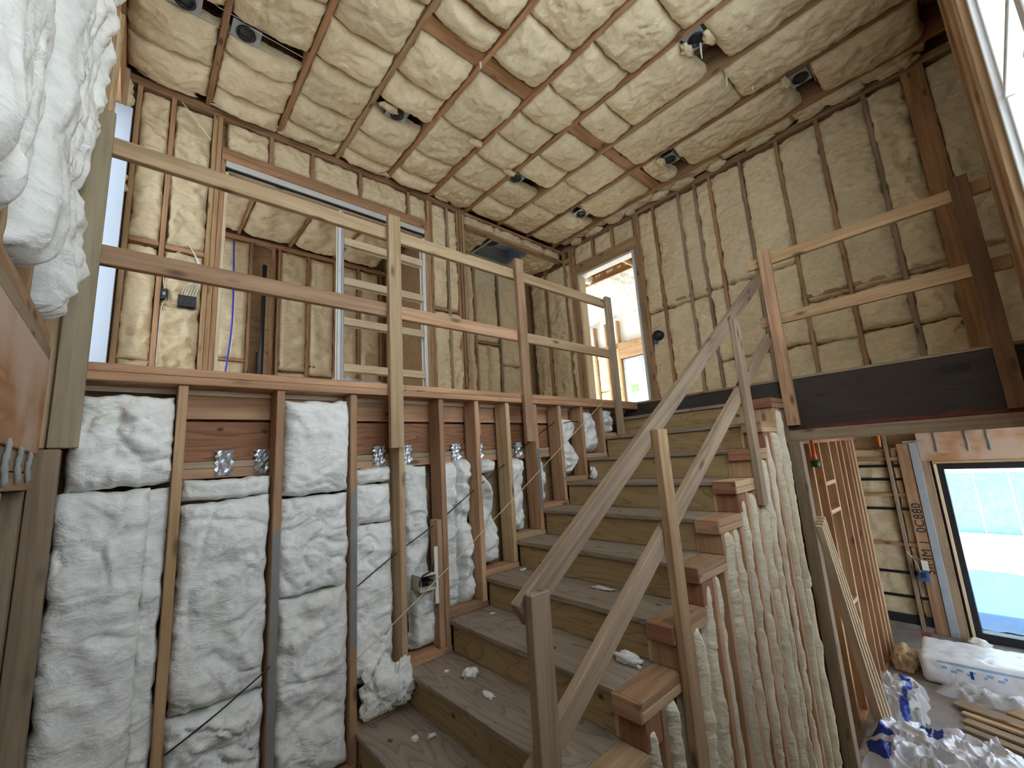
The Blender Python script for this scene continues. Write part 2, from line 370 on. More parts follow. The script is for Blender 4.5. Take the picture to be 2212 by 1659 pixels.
def clump(name, parent, mat, c, r, seed, sub=3, amp=0.35, flat=0.75):
    import bmesh
    bm = bmesh.new(); bmesh.ops.create_icosphere(bm, subdivisions=sub, radius=1.0)
    P = np.array([v.co[:] for v in bm.verts]); fs = [[v.index for v in f.verts] for f in bm.faces]; bm.free()
    n = pn(P * 1.6 + seed * 3.7) + 0.6 * pn(P * 3.7 + seed) + 0.35 * pn(P * 8 + seed)
    cr = np.exp(-(pn(P * 2.4 + seed * 1.3) / 0.1) ** 2)
    P = P * (1 + amp * n - 0.22 * cr)[:, None]
    P[:, 2] = np.maximum(P[:, 2], -flat)
    P = P * np.array(r); P[:, 2] += r[2] * flat
    return mesh(name, parent, mat, P + np.array(c), fs, True, origin=c)
X_, Y_, Z_ = (1, 0, 0), (0, 1, 0), (0, 0, 1)
def neg(v): return tuple(-q for q in v)

# ------------------------------------------------------------------ dimensions (metres, camera at the origin)
YS, YS2 = 2.50, 2.64          # stair wall faces
YC = 4.51                     # hall wall (closet side)
XR = 5.44                     # far wall
ZC = 3.59                     # underside of ceiling joists
ZF = 0.50                     # upper floor
ZL = -2.50                    # lower floor
ZLAND = -1.554                # landing the photographer stands on
XB = 4.03                     # landing beam face
RUN, RISE = 0.305, 0.1905
def nx(k): return 1.003 + RUN * (k - 1)
def nz(k): return -1.3635 + RISE * (k - 1)

def shell(name, mat, x0, x1, y0, y1, z0, z1):
    return tag(box(name, None, mat, x0, x1, y0, y1, z0, z1), kind='structure')

# ------------------------------------------------------------------ shell
def panels(name, mat, boxes, kind='structure'):
    vs, fs = [], []
    for x0, x1, y0, y1, z0, z1 in boxes:
        n = len(vs)
        vs += [(x0, y0, z0), (x1, y0, z0), (x1, y1, z0), (x0, y1, z0), (x0, y0, z1), (x1, y0, z1), (x1, y1, z1), (x0, y1, z1)]
        fs += [[n + q for q in f] for f in ((3, 2, 1, 0), (4, 5, 6, 7), (0, 1, 5, 4), (1, 2, 6, 5), (2, 3, 7, 6), (3, 0, 4, 7))]
    return tag(mesh(name, None, mat, vs, fs), kind=kind)
floor_lower = panels('floor_lower', 'concrete', [(-0.44, 7.9, -0.44, 7.1, -2.62, ZL), (4.1, 7.9, -1.62, -0.44, -2.62, ZL)])
floor_landing = shell('floor_landing', 'tread', -0.42, 1.0, -0.42, YS2, ZLAND - 0.08, ZLAND)
floor_upper = panels('floor_upper', 'cream', [(-0.42, 9.1, YS2, 7.1, 0.42, ZF), (4.08, 9.1, -1.62, YS2, 0.42, ZF)])
floor_bedroom = shell('floor_bedroom', 'drywall', 5.58, 9.09, 2.63, 6.97, ZF, ZF + 0.012)
ceiling = panels('ceiling', 'osb', [(-0.44, 9.3, -1.7, 7.2, 3.86, 3.92)])
WL0, WL1 = 3.85, 4.36          # left window in y
wall_left = panels('wall_left', 'osb', [(-0.44, -0.42, -0.44, 7.1, -2.62, 0.7), (-0.44, -0.42, -0.44, WL0, 0.7, 3.12), (-0.44, -0.42, WL1, 5.2, 0.7, 3.12), (-0.44, -0.42, 6.6, 7.1, 0.7, 3.12), (-0.44, -0.42, 5.2, 6.6, 0.7, 1.0), (-0.44, -0.42, 5.2, 6.6, 2.6, 3.12), (-0.44, -0.42, -0.44, 7.1, 3.12, 3.86)])  # closet-room opening is unseen, added for its light
TX0, TX1, TZ0, TZ1 = -0.1, 3.1, 0.15, 3.3   # tall window
wall_right = panels('wall_right', 'osb', [(-0.44, TX0, -0.44, -0.42, -2.62, 3.86), (TX1, 4.12, -0.44, -0.42, -2.62, 3.86), (4.10, 4.12, -1.62, -0.44, -2.62, 3.86), (4.1, 9.1, -1.64, -1.62, -0.4, 3.86), (4.1, 9.1, -1.64, -1.62, -2.62, -2.4), (4.1, 4.6, -1.64, -1.62, -2.4, -0.4), (7.4, 9.1, -1.64, -1.62, -2.4, -0.4), (TX0, TX1, -0.44, -0.42, -2.62, TZ0), (TX0, TX1, -0.44, -0.42, TZ1, 3.86)])
wall_far = panels('wall_far', 'osb', [(5.56, 5.57, -1.62, 3.11, ZF, 3.86), (5.56, 5.57, 4.21, 5.5, ZF, 3.86), (5.56, 5.57, 3.11, 4.21, 3.0, 3.86)])
wall_hall = panels('wall_hall', 'osb', [(-0.42, 0.48, 4.63, 4.64, ZF, 3.86), (2.69, 3.36, 4.63, 4.64, ZF, 3.86), (0.48, 2.69, 4.63, 4.64, 3.06, 3.86), (3.28, 3.29, 4.63, 7.1, ZF, 3.86)])
wall_alcove = panels('wall_alcove', 'osb', [(3.29, 5.57, 5.50, 5.51, ZF, 3.86)])
wall_stair = panels('wall_stair', 'osb', [(-0.42, 4.1, 2.74, 2.76, ZL, 0.42)])
wall_knee = panels('wall_knee', 'osb', [(nx(k), nx(k + 1) if k < 10 else XB, 1.262, 1.27, ZL, nz(k) - 0.06) for k in range(1, 11)])
SY0, SY1, SZ0, SZ1 = -1.3, 0.56, -2.47, -0.40   # slider opening
XL = 7.75
wall_lower_far = panels('wall_lower_far', 'osb', [(7.89, 7.91, SY1, 7.1, ZL, 0.42), (7.89, 7.91, -1.62, SY0, ZL, 0.42), (7.89, 7.91, SY0, SY1, SZ1, 0.42), (7.89, 7.91, SY0, SY1, ZL, SZ0)])
wall_partition = panels('wall_partition', 'osb', [(4.1, 7.0, 1.352, 1.36, ZL, 0.42)])
wall_outer = panels('wall_outer', 'ext', [(9.1, 9.12, -1.64, 3.4, 0.42, 3.86), (9.1, 9.12, 5.82, 7.2, 0.42, 3.86), (9.1, 9.12, 3.4, 5.82, 0.42, 0.9), (9.1, 9.12, 3.4, 5.82, 2.27, 3.86),
    (-0.44, 6.2, 7.1, 7.12, -2.62, 3.86), (8.7, 9.1, 7.1, 7.12, -2.62, 3.86), (6.2, 8.7, 7.1, 7.12, -2.62, 0.6), (6.2, 8.7, 7.1, 7.12, 3.2, 3.86)])
wall_bedroom = panels('wall_bedroom', 'osb', [(5.57, 9.1, 2.6, 2.62, ZF, 3.86), (5.57, 9.1, 6.98, 7.0, ZF, 0.6), (5.57, 6.2, 6.98, 7.0, 0.6, 3.2), (8.7, 9.1, 6.98, 7.0, 0.6, 3.2), (5.57, 9.1, 6.98, 7.0, 3.2, 3.86)])

# ------------------------------------------------------------------ staircase
st = thing('staircase', (2.5, 1.9, ZLAND), 'wide plywood staircase rising along the stud wall to the upper landing', 'stairs')
YE = 1.25
for k in range(1, 11):
    x0, x1 = nx(k), (nx(k + 1) if k < 10 else XB); z = nz(k)
    box('tread', st, 'tread', x0 - 0.022, x1 + 0.02, YE, YS2, z - 0.028, z, 'y')
    box('riser', st, 'riser', x0, x0 + 0.018, YE, YS - 0.002 if k > 1 else YS2, z - RISE + 0.0005, z - 0.03, 'y')
    # stepped cap of the low side wall
    m = 'red' if k % 3 else 'fir'
    box('side_cap', st, 'pale' if k in (2, 7) else 'pink', x0 - 0.03, x1 - 0.002, 1.108, YE - 0.003, z - 0.038, z - 0.0005, 'x')
    box('side_cap', st, 'pale' if k % 2 else 'pink', x0 - 0.03, x1 - 0.002, 1.108, YE - 0.003, z - 0.0775, z - 0.0395, 'x')
    box('side_cap_end', st, m, x0 - 0.045, x0 - 0.0305, 1.108, YE - 0.003, z - 0.077, z - 0.001, 'y')
    box('side_block', st, 'red' if k % 2 else 'honey', x0 - 0.012, x0 + 0.10, 1.112, YE - 0.003, z - RISE + 0.001, z - 0.079, 'z')
    box('riser_end', st, 'pale', x0 - 0.006, x0, YE - 0.002, YE + 0.02, z - RISE + 0.001, z - 0.03, 'z')

# ------------------------------------------------------------------ stair wall: studs on stepped plates
lab = lambda o, s: tag(o, s)
ZP0, ZP1 = 0.444, 0.520
box('top_plate', wall_stair, 'fir', -0.21, 1.30, YS - 0.02, YS2, 0.483, ZP1)
box('top_plate', wall_stair, 'fir', 1.302, 4.03, YS - 0.02, YS2, 0.483, ZP1)
box('top_plate', wall_stair, 'fir', -0.21, 2.10, YS - 0.02, YS2, ZP0, 0.482)
box('top_plate', wall_stair, 'fir', 2.102, 4.03, YS - 0.02, YS2, ZP0, 0.482)
SX = [0.1425, 0.56, 0.955, 1.26, 1.5625, 1.8675, 2.17, 2.475, 2.78, 3.085, 3.39]
SW = 0.0385
smats = ['honey', 'fir', 'fir', 'pale', 'fir', 'pink', 'pale', 'fir', 'pink', 'fir', 'pink']
def tread_z(x):
    k = int((x - nx(1)) / RUN) + 1 if x >= nx(1) - 0.03 else 0
    return ZLAND if x < nx(1) - 0.03 else nz(max(1, min(10, k)))
for i, x in enumerate(SX):
    zb = (tread_z(x + 0.03) + 0.039) if i > 2 else ZLAND + 0.039
    if i > 2: zb = nz(i - 2) + 0.039
    box('stud', wall_stair, smats[i], x, x + SW, YS, YS2 - 0.003, zb, ZP0 - 0.001)
box('stud', wall_stair, 'pink', SX[4] - 0.042, SX[4] - 0.002, YS + 0.003, YS + 0.09, nz(2) + 0.039, -0.36)
box('stud', wall_stair, 'fir', SX[4] + SW + 0.002, SX[4] + SW + 0.04, YS, YS2 - 0.004, nz(2) + 0.039, -0.15) if False else None
for x, y0 in ((1.72, 2.66), (2.05, 2.66), (1.33, 2.66), (2.33, 2.66)):
    box('stud', wall_stair, 'fir', x, x + 0.038, y0, y0 + 0.07, -1.3, 0.0)
for k in range(1, 10):
    x0 = nx(k) + 0.0; x1 = nx(k + 1) - 0.004
    box('bottom_plate', wall_stair, ['pink', 'fir', 'pink', 'fir', 'pale', 'fir', 'honey', 'pale', 'honey'][k - 1], x0 - 0.012, x1, YS + 0.002, YS2 - 0.004, nz(k) + 0.0005, nz(k) + 0.0385, 'x')
box('bottom_plate', wall_stair, 'fir', -0.2, 0.99, YS, YS2, ZLAND + 0.0005, ZLAND + 0.0385)
# rim, laminated beam and plates behind the studs
box('rim_board', wall_stair, 'fir', 0.145, 3.75, 2.66, 2.70, 0.30, 0.42)
box('laminated_beam', wall_stair, 'lvl', 0.145, 3.4, 2.672, 2.73, 0.086, 0.288)
box('plate', wall_stair, 'grey', 0.145, 3.4, 2.655, 2.72, 0.050, 0.085)
box('plate', wall_stair, 'pink', 0.145, 3.4, 2.655, 2.72, 0.0, 0.049)
box('block', wall_stair, 'pink', 1.925, 2.01, 2.62, 2.655, 0.20, 0.443)
for x, z0, z1 in ((0.56, -1.5, -0.28), (0.955, -0.95, -0.13), (2.475, -0.40, 0.07), (2.78, -0.2, -0.18)):
    box('edge_plate', wall_stair, 'edge', x + 0.001, x + SW - 0.001, YS - 0.003, YS - 0.0005, z0, z1)
def nail_plate(x):
    vs, fs = [], []
    nu, nv = 6, 8; w, h = 0.075, 0.125
    for i in range(nu + 1):
        for j in range(nv + 1):
            u, v = i / nu - 0.5, j / nv - 0.5
            wob = 0.16 * math.cos(j * math.pi) if i in (0, nu) else 0
            vs.append((x + (u * (1 + wob)) * w, 2.651 - 0.008 * ((i * 3 + j * 5) % 4 == 0) - 0.003 * math.sin(i * 2.1 + j), 0.075 + v * h))
    for i in range(nu):
        for j in range(nv):
            a = i * (nv + 1) + j; fs.append([a, a + nv + 1, a + nv + 2, a + 1])
    n = len(vs); vs += [(p[0], 2.656, p[2]) for p in vs]
    fs += [[q + n for q in f[::-1]] for f in list(fs)]
    return tag(mesh('nail_plate', wall_stair, 'steel', vs, fs), 'dimpled shiny metal nail plate')
for x in (0.36, 0.535, 1.195, 1.39, 1.79, 2.41, 2.0): nail_plate(x)
# insulation in the lower wall, daylight painted into its white
NY = (0, -1, 0)
def lowbatt(x0, x1, z0, z1, h=0.055, y=YS + 0.045, **kw):
    return batt(wall_stair, 'battw', (x0, y, z0), X_, Z_, NY, x1 - x0, z1 - z0, h, **{**dict(res=0.0095, lump=0.024, crease=0.013, edge=0.014, lf=5.0), **kw})
lowbatt(-0.20, 0.138, -0.02, 0.385, 0.075, lump=0.04, crease=0.03)
lowbatt(-0.22, 0.075, -1.54, -0.03, 0.07, lump=0.022, crease=0.012)
lowbatt(0.06, 0.14, -1.54, -0.03, 0.02, lump=0.02)
lowbatt(0.186, 0.555, -0.10, -0.005, 0.05, y=YS + 0.06)
lowbatt(0.182, 0.55, -1.0, -0.11, 0.058, y=YS + 0.05, crease=0.022)
lowbatt(0.183, 0.552, -1.54, -1.01, 0.055, y=YS + 0.05, lump=0.035, crease=0.03)
lowbatt(0.602, 0.95, -0.12, 0.40, 0.06, lump=0.03, crease=0.025)
lowbatt(0.600, 0.95, -0.62, -0.13, 0.058, crease=0.022)
lowbatt(0.601, 0.952, -1.5, -0.63, 0.05, lump=0.035, crease=0.028)
lowbatt(1.0, 1.25, -0.09, -0.0, 0.06, y=2.62)
lowbatt(1.0, 1.25, -0.33, -0.10, 0.05, y=2.62)
lowbatt(1.0, 1.255, -1.2, -0.335, 0.05, y=2.62, crease=0.03)
lowbatt(1.36, 1.53, -0.80, 0.0, 0.03, y=2.645, lump=0.03, crease=0.02)
lowbatt(1.38, 1.53, -1.12, -0.78, 0.05, y=2.61, lump=0.04)
lowbatt(1.61, 1.74, -0.3, 0.0, 0.05, y=2.63, lump=0.04)
lowbatt(1.61, 1.73, -0.95, -0.28, 0.05, y=2.62, lump=0.04, crease=0.03)
lowbatt(1.76, 1.86, -0.95, 0.02, 0.05, y=2.63, lump=0.05, crease=0.03)
lowbatt(1.91, 2.06, -0.09, -0.0, 0.09, y=2.61, lump=0.03)
lowbatt(1.91, 2.09, -0.72, -0.1, 0.06, y=2.61, lump=0.05, crease=0.03, taper=lambda s, t, x: x * (1 - 0.55 * np.clip(t, 0, 1) ** 2))
lowbatt(2.21, 2.37, -0.55, -0.0, 0.06, y=2.61, lump=0.05)
lowbatt(2.215, 2.4, -0.1, 0.0, 0.06, y=2.63, lump=0.03)
lowbatt(2.52, 2.66, -0.36, 0.02, 0.04, y=2.64, lump=0.04, crease=0.03)
lowbatt(2.83, 3.05, -0.15, 0.33, 0.07, y=2.60, lump=0.05, crease=0.03, taper=lambda s, t, x: x * (0.62 + 0.38 * np.abs(np.sin(t * 5.2))))
lowbatt(3.125, 3.34, 0.03, 0.41, 0.09, y=2.60, lump=0.03)
lowbatt(3.43, 3.62, 0.2, 0.43, 0.06, y=2.60, lump=0.05, crease=0.04)

# hanging cables and string on the stair wall
def cable(name, pts, r, mat, label, cat='cable', n=6):
    o = tube(name, None, mat, smoothpath(pts), r, n); return tag(o, label, cat)
cable('drop_cable', [(0.185, 2.475, -1.105), (0.36, 2.458, -1.012), (0.561, 2.47, -0.90)], 0.0035, 'black', 'straight black cable crossing the white batt behind the grey-fronted stud')
cable('long_cable', [(0.98, 2.57, -0.685), (1.03, 2.56, -0.653), (1.25, 2.552, -0.527), (1.566, 2.552, -0.375), (1.873, 2.552, -0.197), (2.187, 2.552, -0.024), (2.48, 2.552, 0.143), (2.78, 2.552, 0.301)], 0.0035, 'black', 'thin black cable threaded uphill through the studs beside the stairs')
cable('loop_cable', [(1.558, 2.57, -0.38), (1.535, 2.545, -0.5), (1.515, 2.53, -0.6), (1.45, 2.47, -0.65), (1.38, 2.46, -0.67), (1.362, 2.46, -0.71), (1.385, 2.48, -0.735)], 0.0055, 'black', 'black cable looping down from a stud into the open electrical box')
cable('pull_string', [(0.975, 2.485, -1.018), (1.45, 2.452, -0.725), (2.2, 2.455, -0.262), (3.44, 2.48, 0.508)], 0.0028, 'yellow', 'pale yellow string stretched diagonally across the stair wall studs', 'string')
cable('strap_cable', [(2.83, 2.49, 0.285), (2.93, 2.487, 0.30), (3.04, 2.49, 0.296)], 0.004, 'black', 'short black cable across the pinched batt near the top steps')
eb = thing('electrical_box', (1.43, 2.5, -0.77), 'open pale plastic electrical box hanging between studs beside the lower steps', 'electrical box')
for (a, b_, c, d, e, f) in ((1.372, 1.484, 2.465, 2.575, -0.677, -0.673), (1.372, 1.484, 2.465, 2.575, -0.763, -0.759), (1.372, 1.376, 2.465, 2.575, -0.763, -0.673), (1.480, 1.484, 2.465, 2.575, -0.763, -0.673)):
    box('side_wall', eb, 'wirew', a, b_, c, d, e, f)
box('rear_panel', eb, 'dkgrey', 1.376, 1.48, 2.565, 2.575, -0.759, -0.677)
box('divider', eb, 'black', 1.38, 1.478, 2.495, 2.56, -0.722, -0.715)
box('bracket', eb, 'wirew', 1.486, 1.512, 2.488, 2.496, -0.86, -0.52)
clm = clump('insulation_clump', None, 'battw', (1.13, 2.50, nz(1) + 0.04), (0.115, 0.085, 0.14), 4, 4, 0.4)
tag(clm, 'lumpy white insulation wad stuffed at the foot of the stair wall', 'insulation')
clm = clump('insulation_clump', None, 'battw', (1.235, 2.47, nz(1) + 0.06), (0.07, 0.05, 0.12), 9, 4, 0.45)
tag(clm, 'smaller white insulation wad hanging against the pale stud by the second step', 'insulation')
clm = clump('insulation_tuft', None, 'battw', (3.12, 2.44, nz(8) - 0.19), (0.035, 0.03, 0.065), 19, 3, 0.4)
tag(clm, 'white insulation tuft poking out over an upper step by the studs', 'insulation')
for i, (x, y, k, r, l) in enumerate([(1.50, 2.16, 2, (0.05, 0.036, 0.026), 'white insulation scrap with a hollow on the second step'),
        (1.43, 2.30, 2, (0.018, 0.012, 0.008), 'tiny white fluff near the wall on the second step'),
        (1.44, 1.93, 2, (0.02, 0.045, 0.006), 'thin curled fibre strand on the second step'),
        (1.245, 2.16, 1, (0.022, 0.014, 0.008), 'small white fluff on the lowest visible step by its riser'),
        (1.17, 2.2, 1, (0.016, 0.022, 0.012), 'oval white fluff on the lowest visible step'),
        (2.18, 2.42, 4, (0.03, 0.016, 0.008), 'white fluff strip beside the wall on the fourth step'),
        (1.83, 2.36, 3, (0.022, 0.014, 0.006), 'white fluff beside the wall on the third step'),
        (2.15, 1.70, 4, (0.03, 0.075, 0.008), 'long white fibre strip in the middle of the fourth step'),
        (1.83, 1.33, 3, (0.035, 0.075, 0.03), 'rolled scrap of insulation by the handrail on the third step')]):
    tag(clump('insulation_scrap', None, 'battw', (x, y, nz(k)), r, 30 + i, 3, 0.45, 0.6), l, 'insulation scrap')

# ------------------------------------------------------------------ stair handrail
hr = thing('stair_handrail', (1.03, 1.1, nz(1)), 'temporary sloping two-rail wooden handrail on the open side of the stairs', 'handrail')
box('post', hr, 'worn', 0.987, 1.074, 1.068, 1.106, ZLAND - 0.3, -0.435)
box('post', hr, 'honey', 1.889, 1.977, 1.068, 1.106, -1.75, 0.10)
box('post', hr, 'worn', 3.10, 3.188, 1.068, 1.106, -0.40, 0.875)
def rail(z_at, x0, x1, m):
    dz = 0.624; L = math.hypot(1, dz); off = 0.045 * L
    beam('rail', hr, m, (x0, 1.1275, z_at(x0) - off), (x1, 1.1275, z_at(x1) - off), (-dz, 0, 1), 0.089, 0.038)
rail(lambda x: -0.475 + 0.640 * (x - 0.947), 0.985, 3.955, 'worn')
rail(lambda x: -0.858 + 0.624 * (x - 1.108), 0.96, 3.955, 'worn')
beam('rail_splice', hr, 'worn', (1.05, 1.166, -0.50), (1.62, 1.166, -0.135), (-0.64, 0, 1), 0.085, 0.036)

# ------------------------------------------------------------------ guard rails upstairs
gr = thing('hall_guard_rail', (1.7, 2.46, 0.1), 'temporary wooden guard rail of two long rails along the upper hall edge', 'guard rail')
for x0, x1, z0, z1, m in ((-0.253, -0.165, 0.155, 1.70, 'tan'), (1.180, 1.268, 0.113, 1.68, 'pale'), (2.330, 2.418, 0.13, 1.69, 'pink'), (3.60, 3.688, 0.17, 1.62, 'grey')):
    box('post', gr, m, x0, x1, 2.44, 2.478, z0, z1)
for x0, x1, z0, z1, m, y in ((-0.172, 3.64, 1.512, 1.60, 'pale', 2.479), (-0.176, 1.24, 0.967, 1.058, 'pink', 2.479), (1.2, 2.38, 0.965, 1.056, 'pink', 2.479), (2.382, 3.64, 0.965, 1.05, 'pale', 2.479)):
    box('rail', gr, m, x0, x1, y, y + 0.038, z0, z1)
lr = thing('landing_guard_rail', (4.03, 0.5, 0.12), 'temporary wooden guard rail above the dark landing beam', 'guard rail')
box('post', lr, 'pink', 3.99, 4.028, 1.02, 1.11, 0.126, 1.66)
box('post', lr, 'shaded', 3.985, 4.028, -0.172, -0.082, 0.115, 1.668)  # post beside the window wall, painted shade-dark
box('rail', lr, 'honey', 4.03, 4.068, -0.26, 1.22, 1.526, 1.616)
box('rail', lr, 'honey', 4.03, 4.068, -0.26, 1.18, 0.986, 1.076)

# ------------------------------------------------------------------ landing beam
lb = thing('landing_beam', (4.1, 1.1, 0.0), 'dark laminated beam carrying the upper landing', 'beam')
lbb = box('beam_body', lb, 'glulam', XB + 0.002, 4.078, -1.6, 2.66, 0.092, 0.500, 'y')
box('floor_edge', lb, 'grey', XB - 0.004, 4.079, -1.6, 2.66, 0.501, 0.522, 'y')
box('bottom_plate', lb, 'grey', XB - 0.012, 4.095, -1.6, 1.118, 0.0, 0.090, 'y')
rs = np.random.RandomState(2); vs = []; ys = np.linspace(-0.24, 0.98, 60)
for i, y in enumerate(ys):
    vs += [(XB, y, 0.094), (XB, y, 0.108 + 0.026 * abs(pn(np.array([[y * 6, 1.5, 2.5]]))[0]) + 0.010 * rs.rand())]
o = mesh('red_sealer', lb, 'redpaint', vs + [(XB + 0.003, v[1], v[2]) for v in vs], [[2 * i, 2 * i + 2, 2 * i + 3, 2 * i + 1] for i in range(59)][::1])
def text(name, parent, s, size, mat_world, mat='ink', space=1.0):
    cu = bpy.data.curves.new(name, 'FONT'); cu.body = s; cu.size = size; cu.space_character = space; cu.extrude = 0.0006
    t = bpy.data.objects.new(name, cu); COL.objects.link(t); dg = bpy.context.evaluated_depsgraph_get()
    me = bpy.data.meshes.new_from_object(t.evaluated_get(dg)); bpy.data.objects.remove(t)
    me.materials.clear(); me.materials.append(M[mat])
    o = bpy.data.objects.new(name, me); o.matrix_basis = mat_world; return put(o, parent)
def face_mx(p, right, up):
    r, u = Vector(right), Vector(up); n = r.cross(u)
    return Matrix.Translation(p) @ Matrix((r, u, n)).transposed().to_4x4()
box('stamp', lbb, 'ink', XB, XB + 0.004, 0.03, 0.165, 0.385, 0.435)
text('stamp', lbb, 'H', 0.055, face_mx((XB + 0.001, 0.61, 0.405), (0, -1, 0), (0, 0, 1)))
text('stamp', lbb, '1 2 4', 0.045, face_mx((XB + 0.001, 0.76, 0.40), (0, -1, 0), (0, 0, 1)))
box('support_post', lb, 'grey', 3.95, 4.04, 1.03, 1.115, ZL + 0.002, -0.001)

# ------------------------------------------------------------------ knee wall below the steps
for k in range(1, 11):
    x0 = nx(k)
    box('stud', wall_knee, 'fir', x0 + 0.105, x0 + 0.143, 1.109, 1.245, ZL + 0.04, nz(k) - 0.079)
    if k > 4: box('stud', wall_knee, 'pink', x0 + 0.255, x0 + 0.293, 1.109, 1.245, ZL + 0.04, nz(k) - 0.079)
box('bottom_plate', wall_knee, 'fir', 1.0, 3.94, 1.112, 1.245, ZL, ZL + 0.038)
rs = np.random.RandomState(11)
for k in range(1, 11):
    x0 = nx(k); zt = nz(k) - 0.085
    for a, w in ((0.006, 0.08), (0.154, 0.08)):
        if k == 10 and a > 0.14: break
        w *= rs.uniform(0.75, 1.25); a += rs.uniform(-0.012, 0.012); ph = rs.uniform(0, 60); hh = rs.uniform(0.022, 0.055)
        zs = [ZL + 0.05, zt + rs.uniform(-0.07, 0.0)]
        if rs.rand() < 0.4 and k > 3: zs.insert(1, rs.uniform(-2.0, zt - 0.5))
        for z0, z1 in zip(zs[:-1], zs[1:]):
            L = z1 - z0
            def tp(s, t, x, p=ph, L=L, w=w):
                z = t * L; c0 = np.zeros_like(z)
                A = pn(np.stack([z * 2.2, c0 + p, c0], -1)); B = pn(np.stack([z * 6.0, c0 + p, c0 + 3], -1)); C = pn(np.stack([z * 17.0, c0 + p + s * 2, c0 + 7], -1))
                return w / 2 + (x - w / 2) * (0.9 + 0.35 * A + 0.15 * B) + 0.026 * A + 0.008 * B + 0.005 * C
            batt(wall_knee, 'battk', (x0 + a, 1.130, z0), X_, Z_, NY, w, L + 0.03, hh, res=0.007, lump=0.010, crease=0.006, edge=0.008, back=0.03, k=0.8, kv=9, an=(1.3, 0.9), lf=6, taper=tp)

# ------------------------------------------------------------------ hall wall with the closet opening
for x, m in ((-0.19, 'honey'), (0.05, 'fir'), (0.372, 'honey'), (0.412, 'honey'), (2.732, 'honey'), (2.772, 'fir'), (3.03, 'grey'), (3.20, 'fir'), (3.25, 'honey'), (3.30, 'honey')):
    box('stud', wall_hall, m, x, x + 0.037, YC, 4.62, ZF + 0.04, 3.509)
for x, m in ((0.452, 'fir'), (2.693, 'pale')):
    box('stud', wall_hall, m, x, x + 0.037, YC, 4.62, ZF + 0.04, 3.06)
box('top_plate', wall_hall, 'fir', -0.26, 3.36, YC, 4.62, 3.51, 3.548); box('top_plate', wall_hall, 'fir', -0.26, 3.36, YC, 4.62, 3.55, 3.588)
box('bottom_plate', wall_hall, 'fir', -0.26, 0.48, YC, 4.62, ZF, ZF + 0.038); box('bottom_plate', wall_hall, 'fir', 2.69, 3.36, YC, 4.62, ZF, ZF + 0.038)
box('header', wall_hall, 'fir', 0.455, 2.728, YC - 0.004, 4.62, 3.062, 3.125); box('header', wall_hall, 'fir', 0.455, 2.728, YC - 0.004, 4.62, 3.127, 3.19)
for x in (0.86, 1.27, 1.81, 2.445): box('cripple_stud', wall_hall, 'pink', x, x + 0.037, YC, 4.62, 3.191, 3.509)
box('blocking', wall_hall, 'fir', -0.15, 0.048, YC + 0.01, 4.6, 2.02, 2.058); box('blocking', wall_hall, 'fir', 0.089, 0.37, YC + 0.01, 4.6, 2.01, 2.048)
box('blocking', wall_hall, 'fir', 2.812, 3.028, YC + 0.01, 4.6, 1.98, 2.018)
def hb(x0, x1, z0, z1, h=0.05, y=YC + 0.05, **kw):
    return batt(wall_hall, 'batt', (x0 - 0.006, y, z0), X_, Z_, NY, x1 - x0 + 0.012, z1 - z0, h, **{**dict(res=0.014, lump=0.034, crease=0.018, lf=6.0, edge=0.016), **kw})
hb(-0.148, 0.045, 2.07, 3.49); hb(0.093, 0.365, 2.06, 3.48, lump=0.035); hb(-0.148, 0.045, 0.54, 1.0); hb(-0.148, 0.045, 1.0, 2.0, lump=0.035)
hb(0.093, 0.365, 0.86, 1.5, lump=0.035); hb(0.093, 0.365, 1.5, 2.0, 0.04); hb(0.085, 0.37, 0.54, 0.87, 0.06)
for a, b_ in ((0.50, 0.855), (0.90, 1.265), (1.31, 1.805), (1.85, 2.44), (2.485, 2.725)):
    hb(a, b_, 3.195, 3.505, 0.055, lump=0.03, edge=0.02)
hb(2.812, 3.02, 2.03, 3.5, 0.06); hb(2.812, 3.03, 0.54, 1.97, 0.065); hb(3.06, 3.20, 2.03, 3.5, 0.05); hb(3.06, 3.21, 0.54, 1.97, 0.07, lump=0.05)

# pocket door frame in the opening
pf = thing('pocket_door_frame', (1.6, YC, ZF), 'white pocket door frame with ladder-like slats in the closet opening', 'door frame')
box('track_header', pf, 'jamb', 0.492, 2.69, YC + 0.0, YC + 0.02, 2.995, 3.058); box('track_header', pf, 'jamb', 0.492, 2.69, YC + 0.08, YC + 0.10, 2.93, 3.058)
box('track', pf, 'dkgrey', 0.492, 2.69, YC + 0.022, YC + 0.078, 2.985, 3.05); box('track_rail', pf, 'grey', 0.51, 2.67, YC + 0.03, YC + 0.07, 2.945, 2.975)
box('jamb', pf, 'cream', 0.491, 0.519, YC - 0.005, 4.62, ZF, 2.93)
for y in (YC + 0.002, YC + 0.075): box('upright', pf, 'white', 1.585, 1.612, y, y + 0.024, ZF, 2.93); box('upright', pf, 'zinc', 1.615, 1.64, y, y + 0.024, ZF, 2.93)
for y in (YC + 0.002, YC + 0.075): box('upright', pf, 'white', 2.655, 2.69, y, y + 0.024, ZF, 2.93)
for z in (2.53, 2.05, 1.575, 1.05, 0.58):
    for y in (YC + 0.004, YC + 0.076): box('slat', pf, 'cream', 1.642, 2.654, y, y + 0.02, z, z + 0.085)
box('latch', pf, 'wirew', 1.57, 1.60, YC - 0.012, YC - 0.001, 2.18, 2.24)
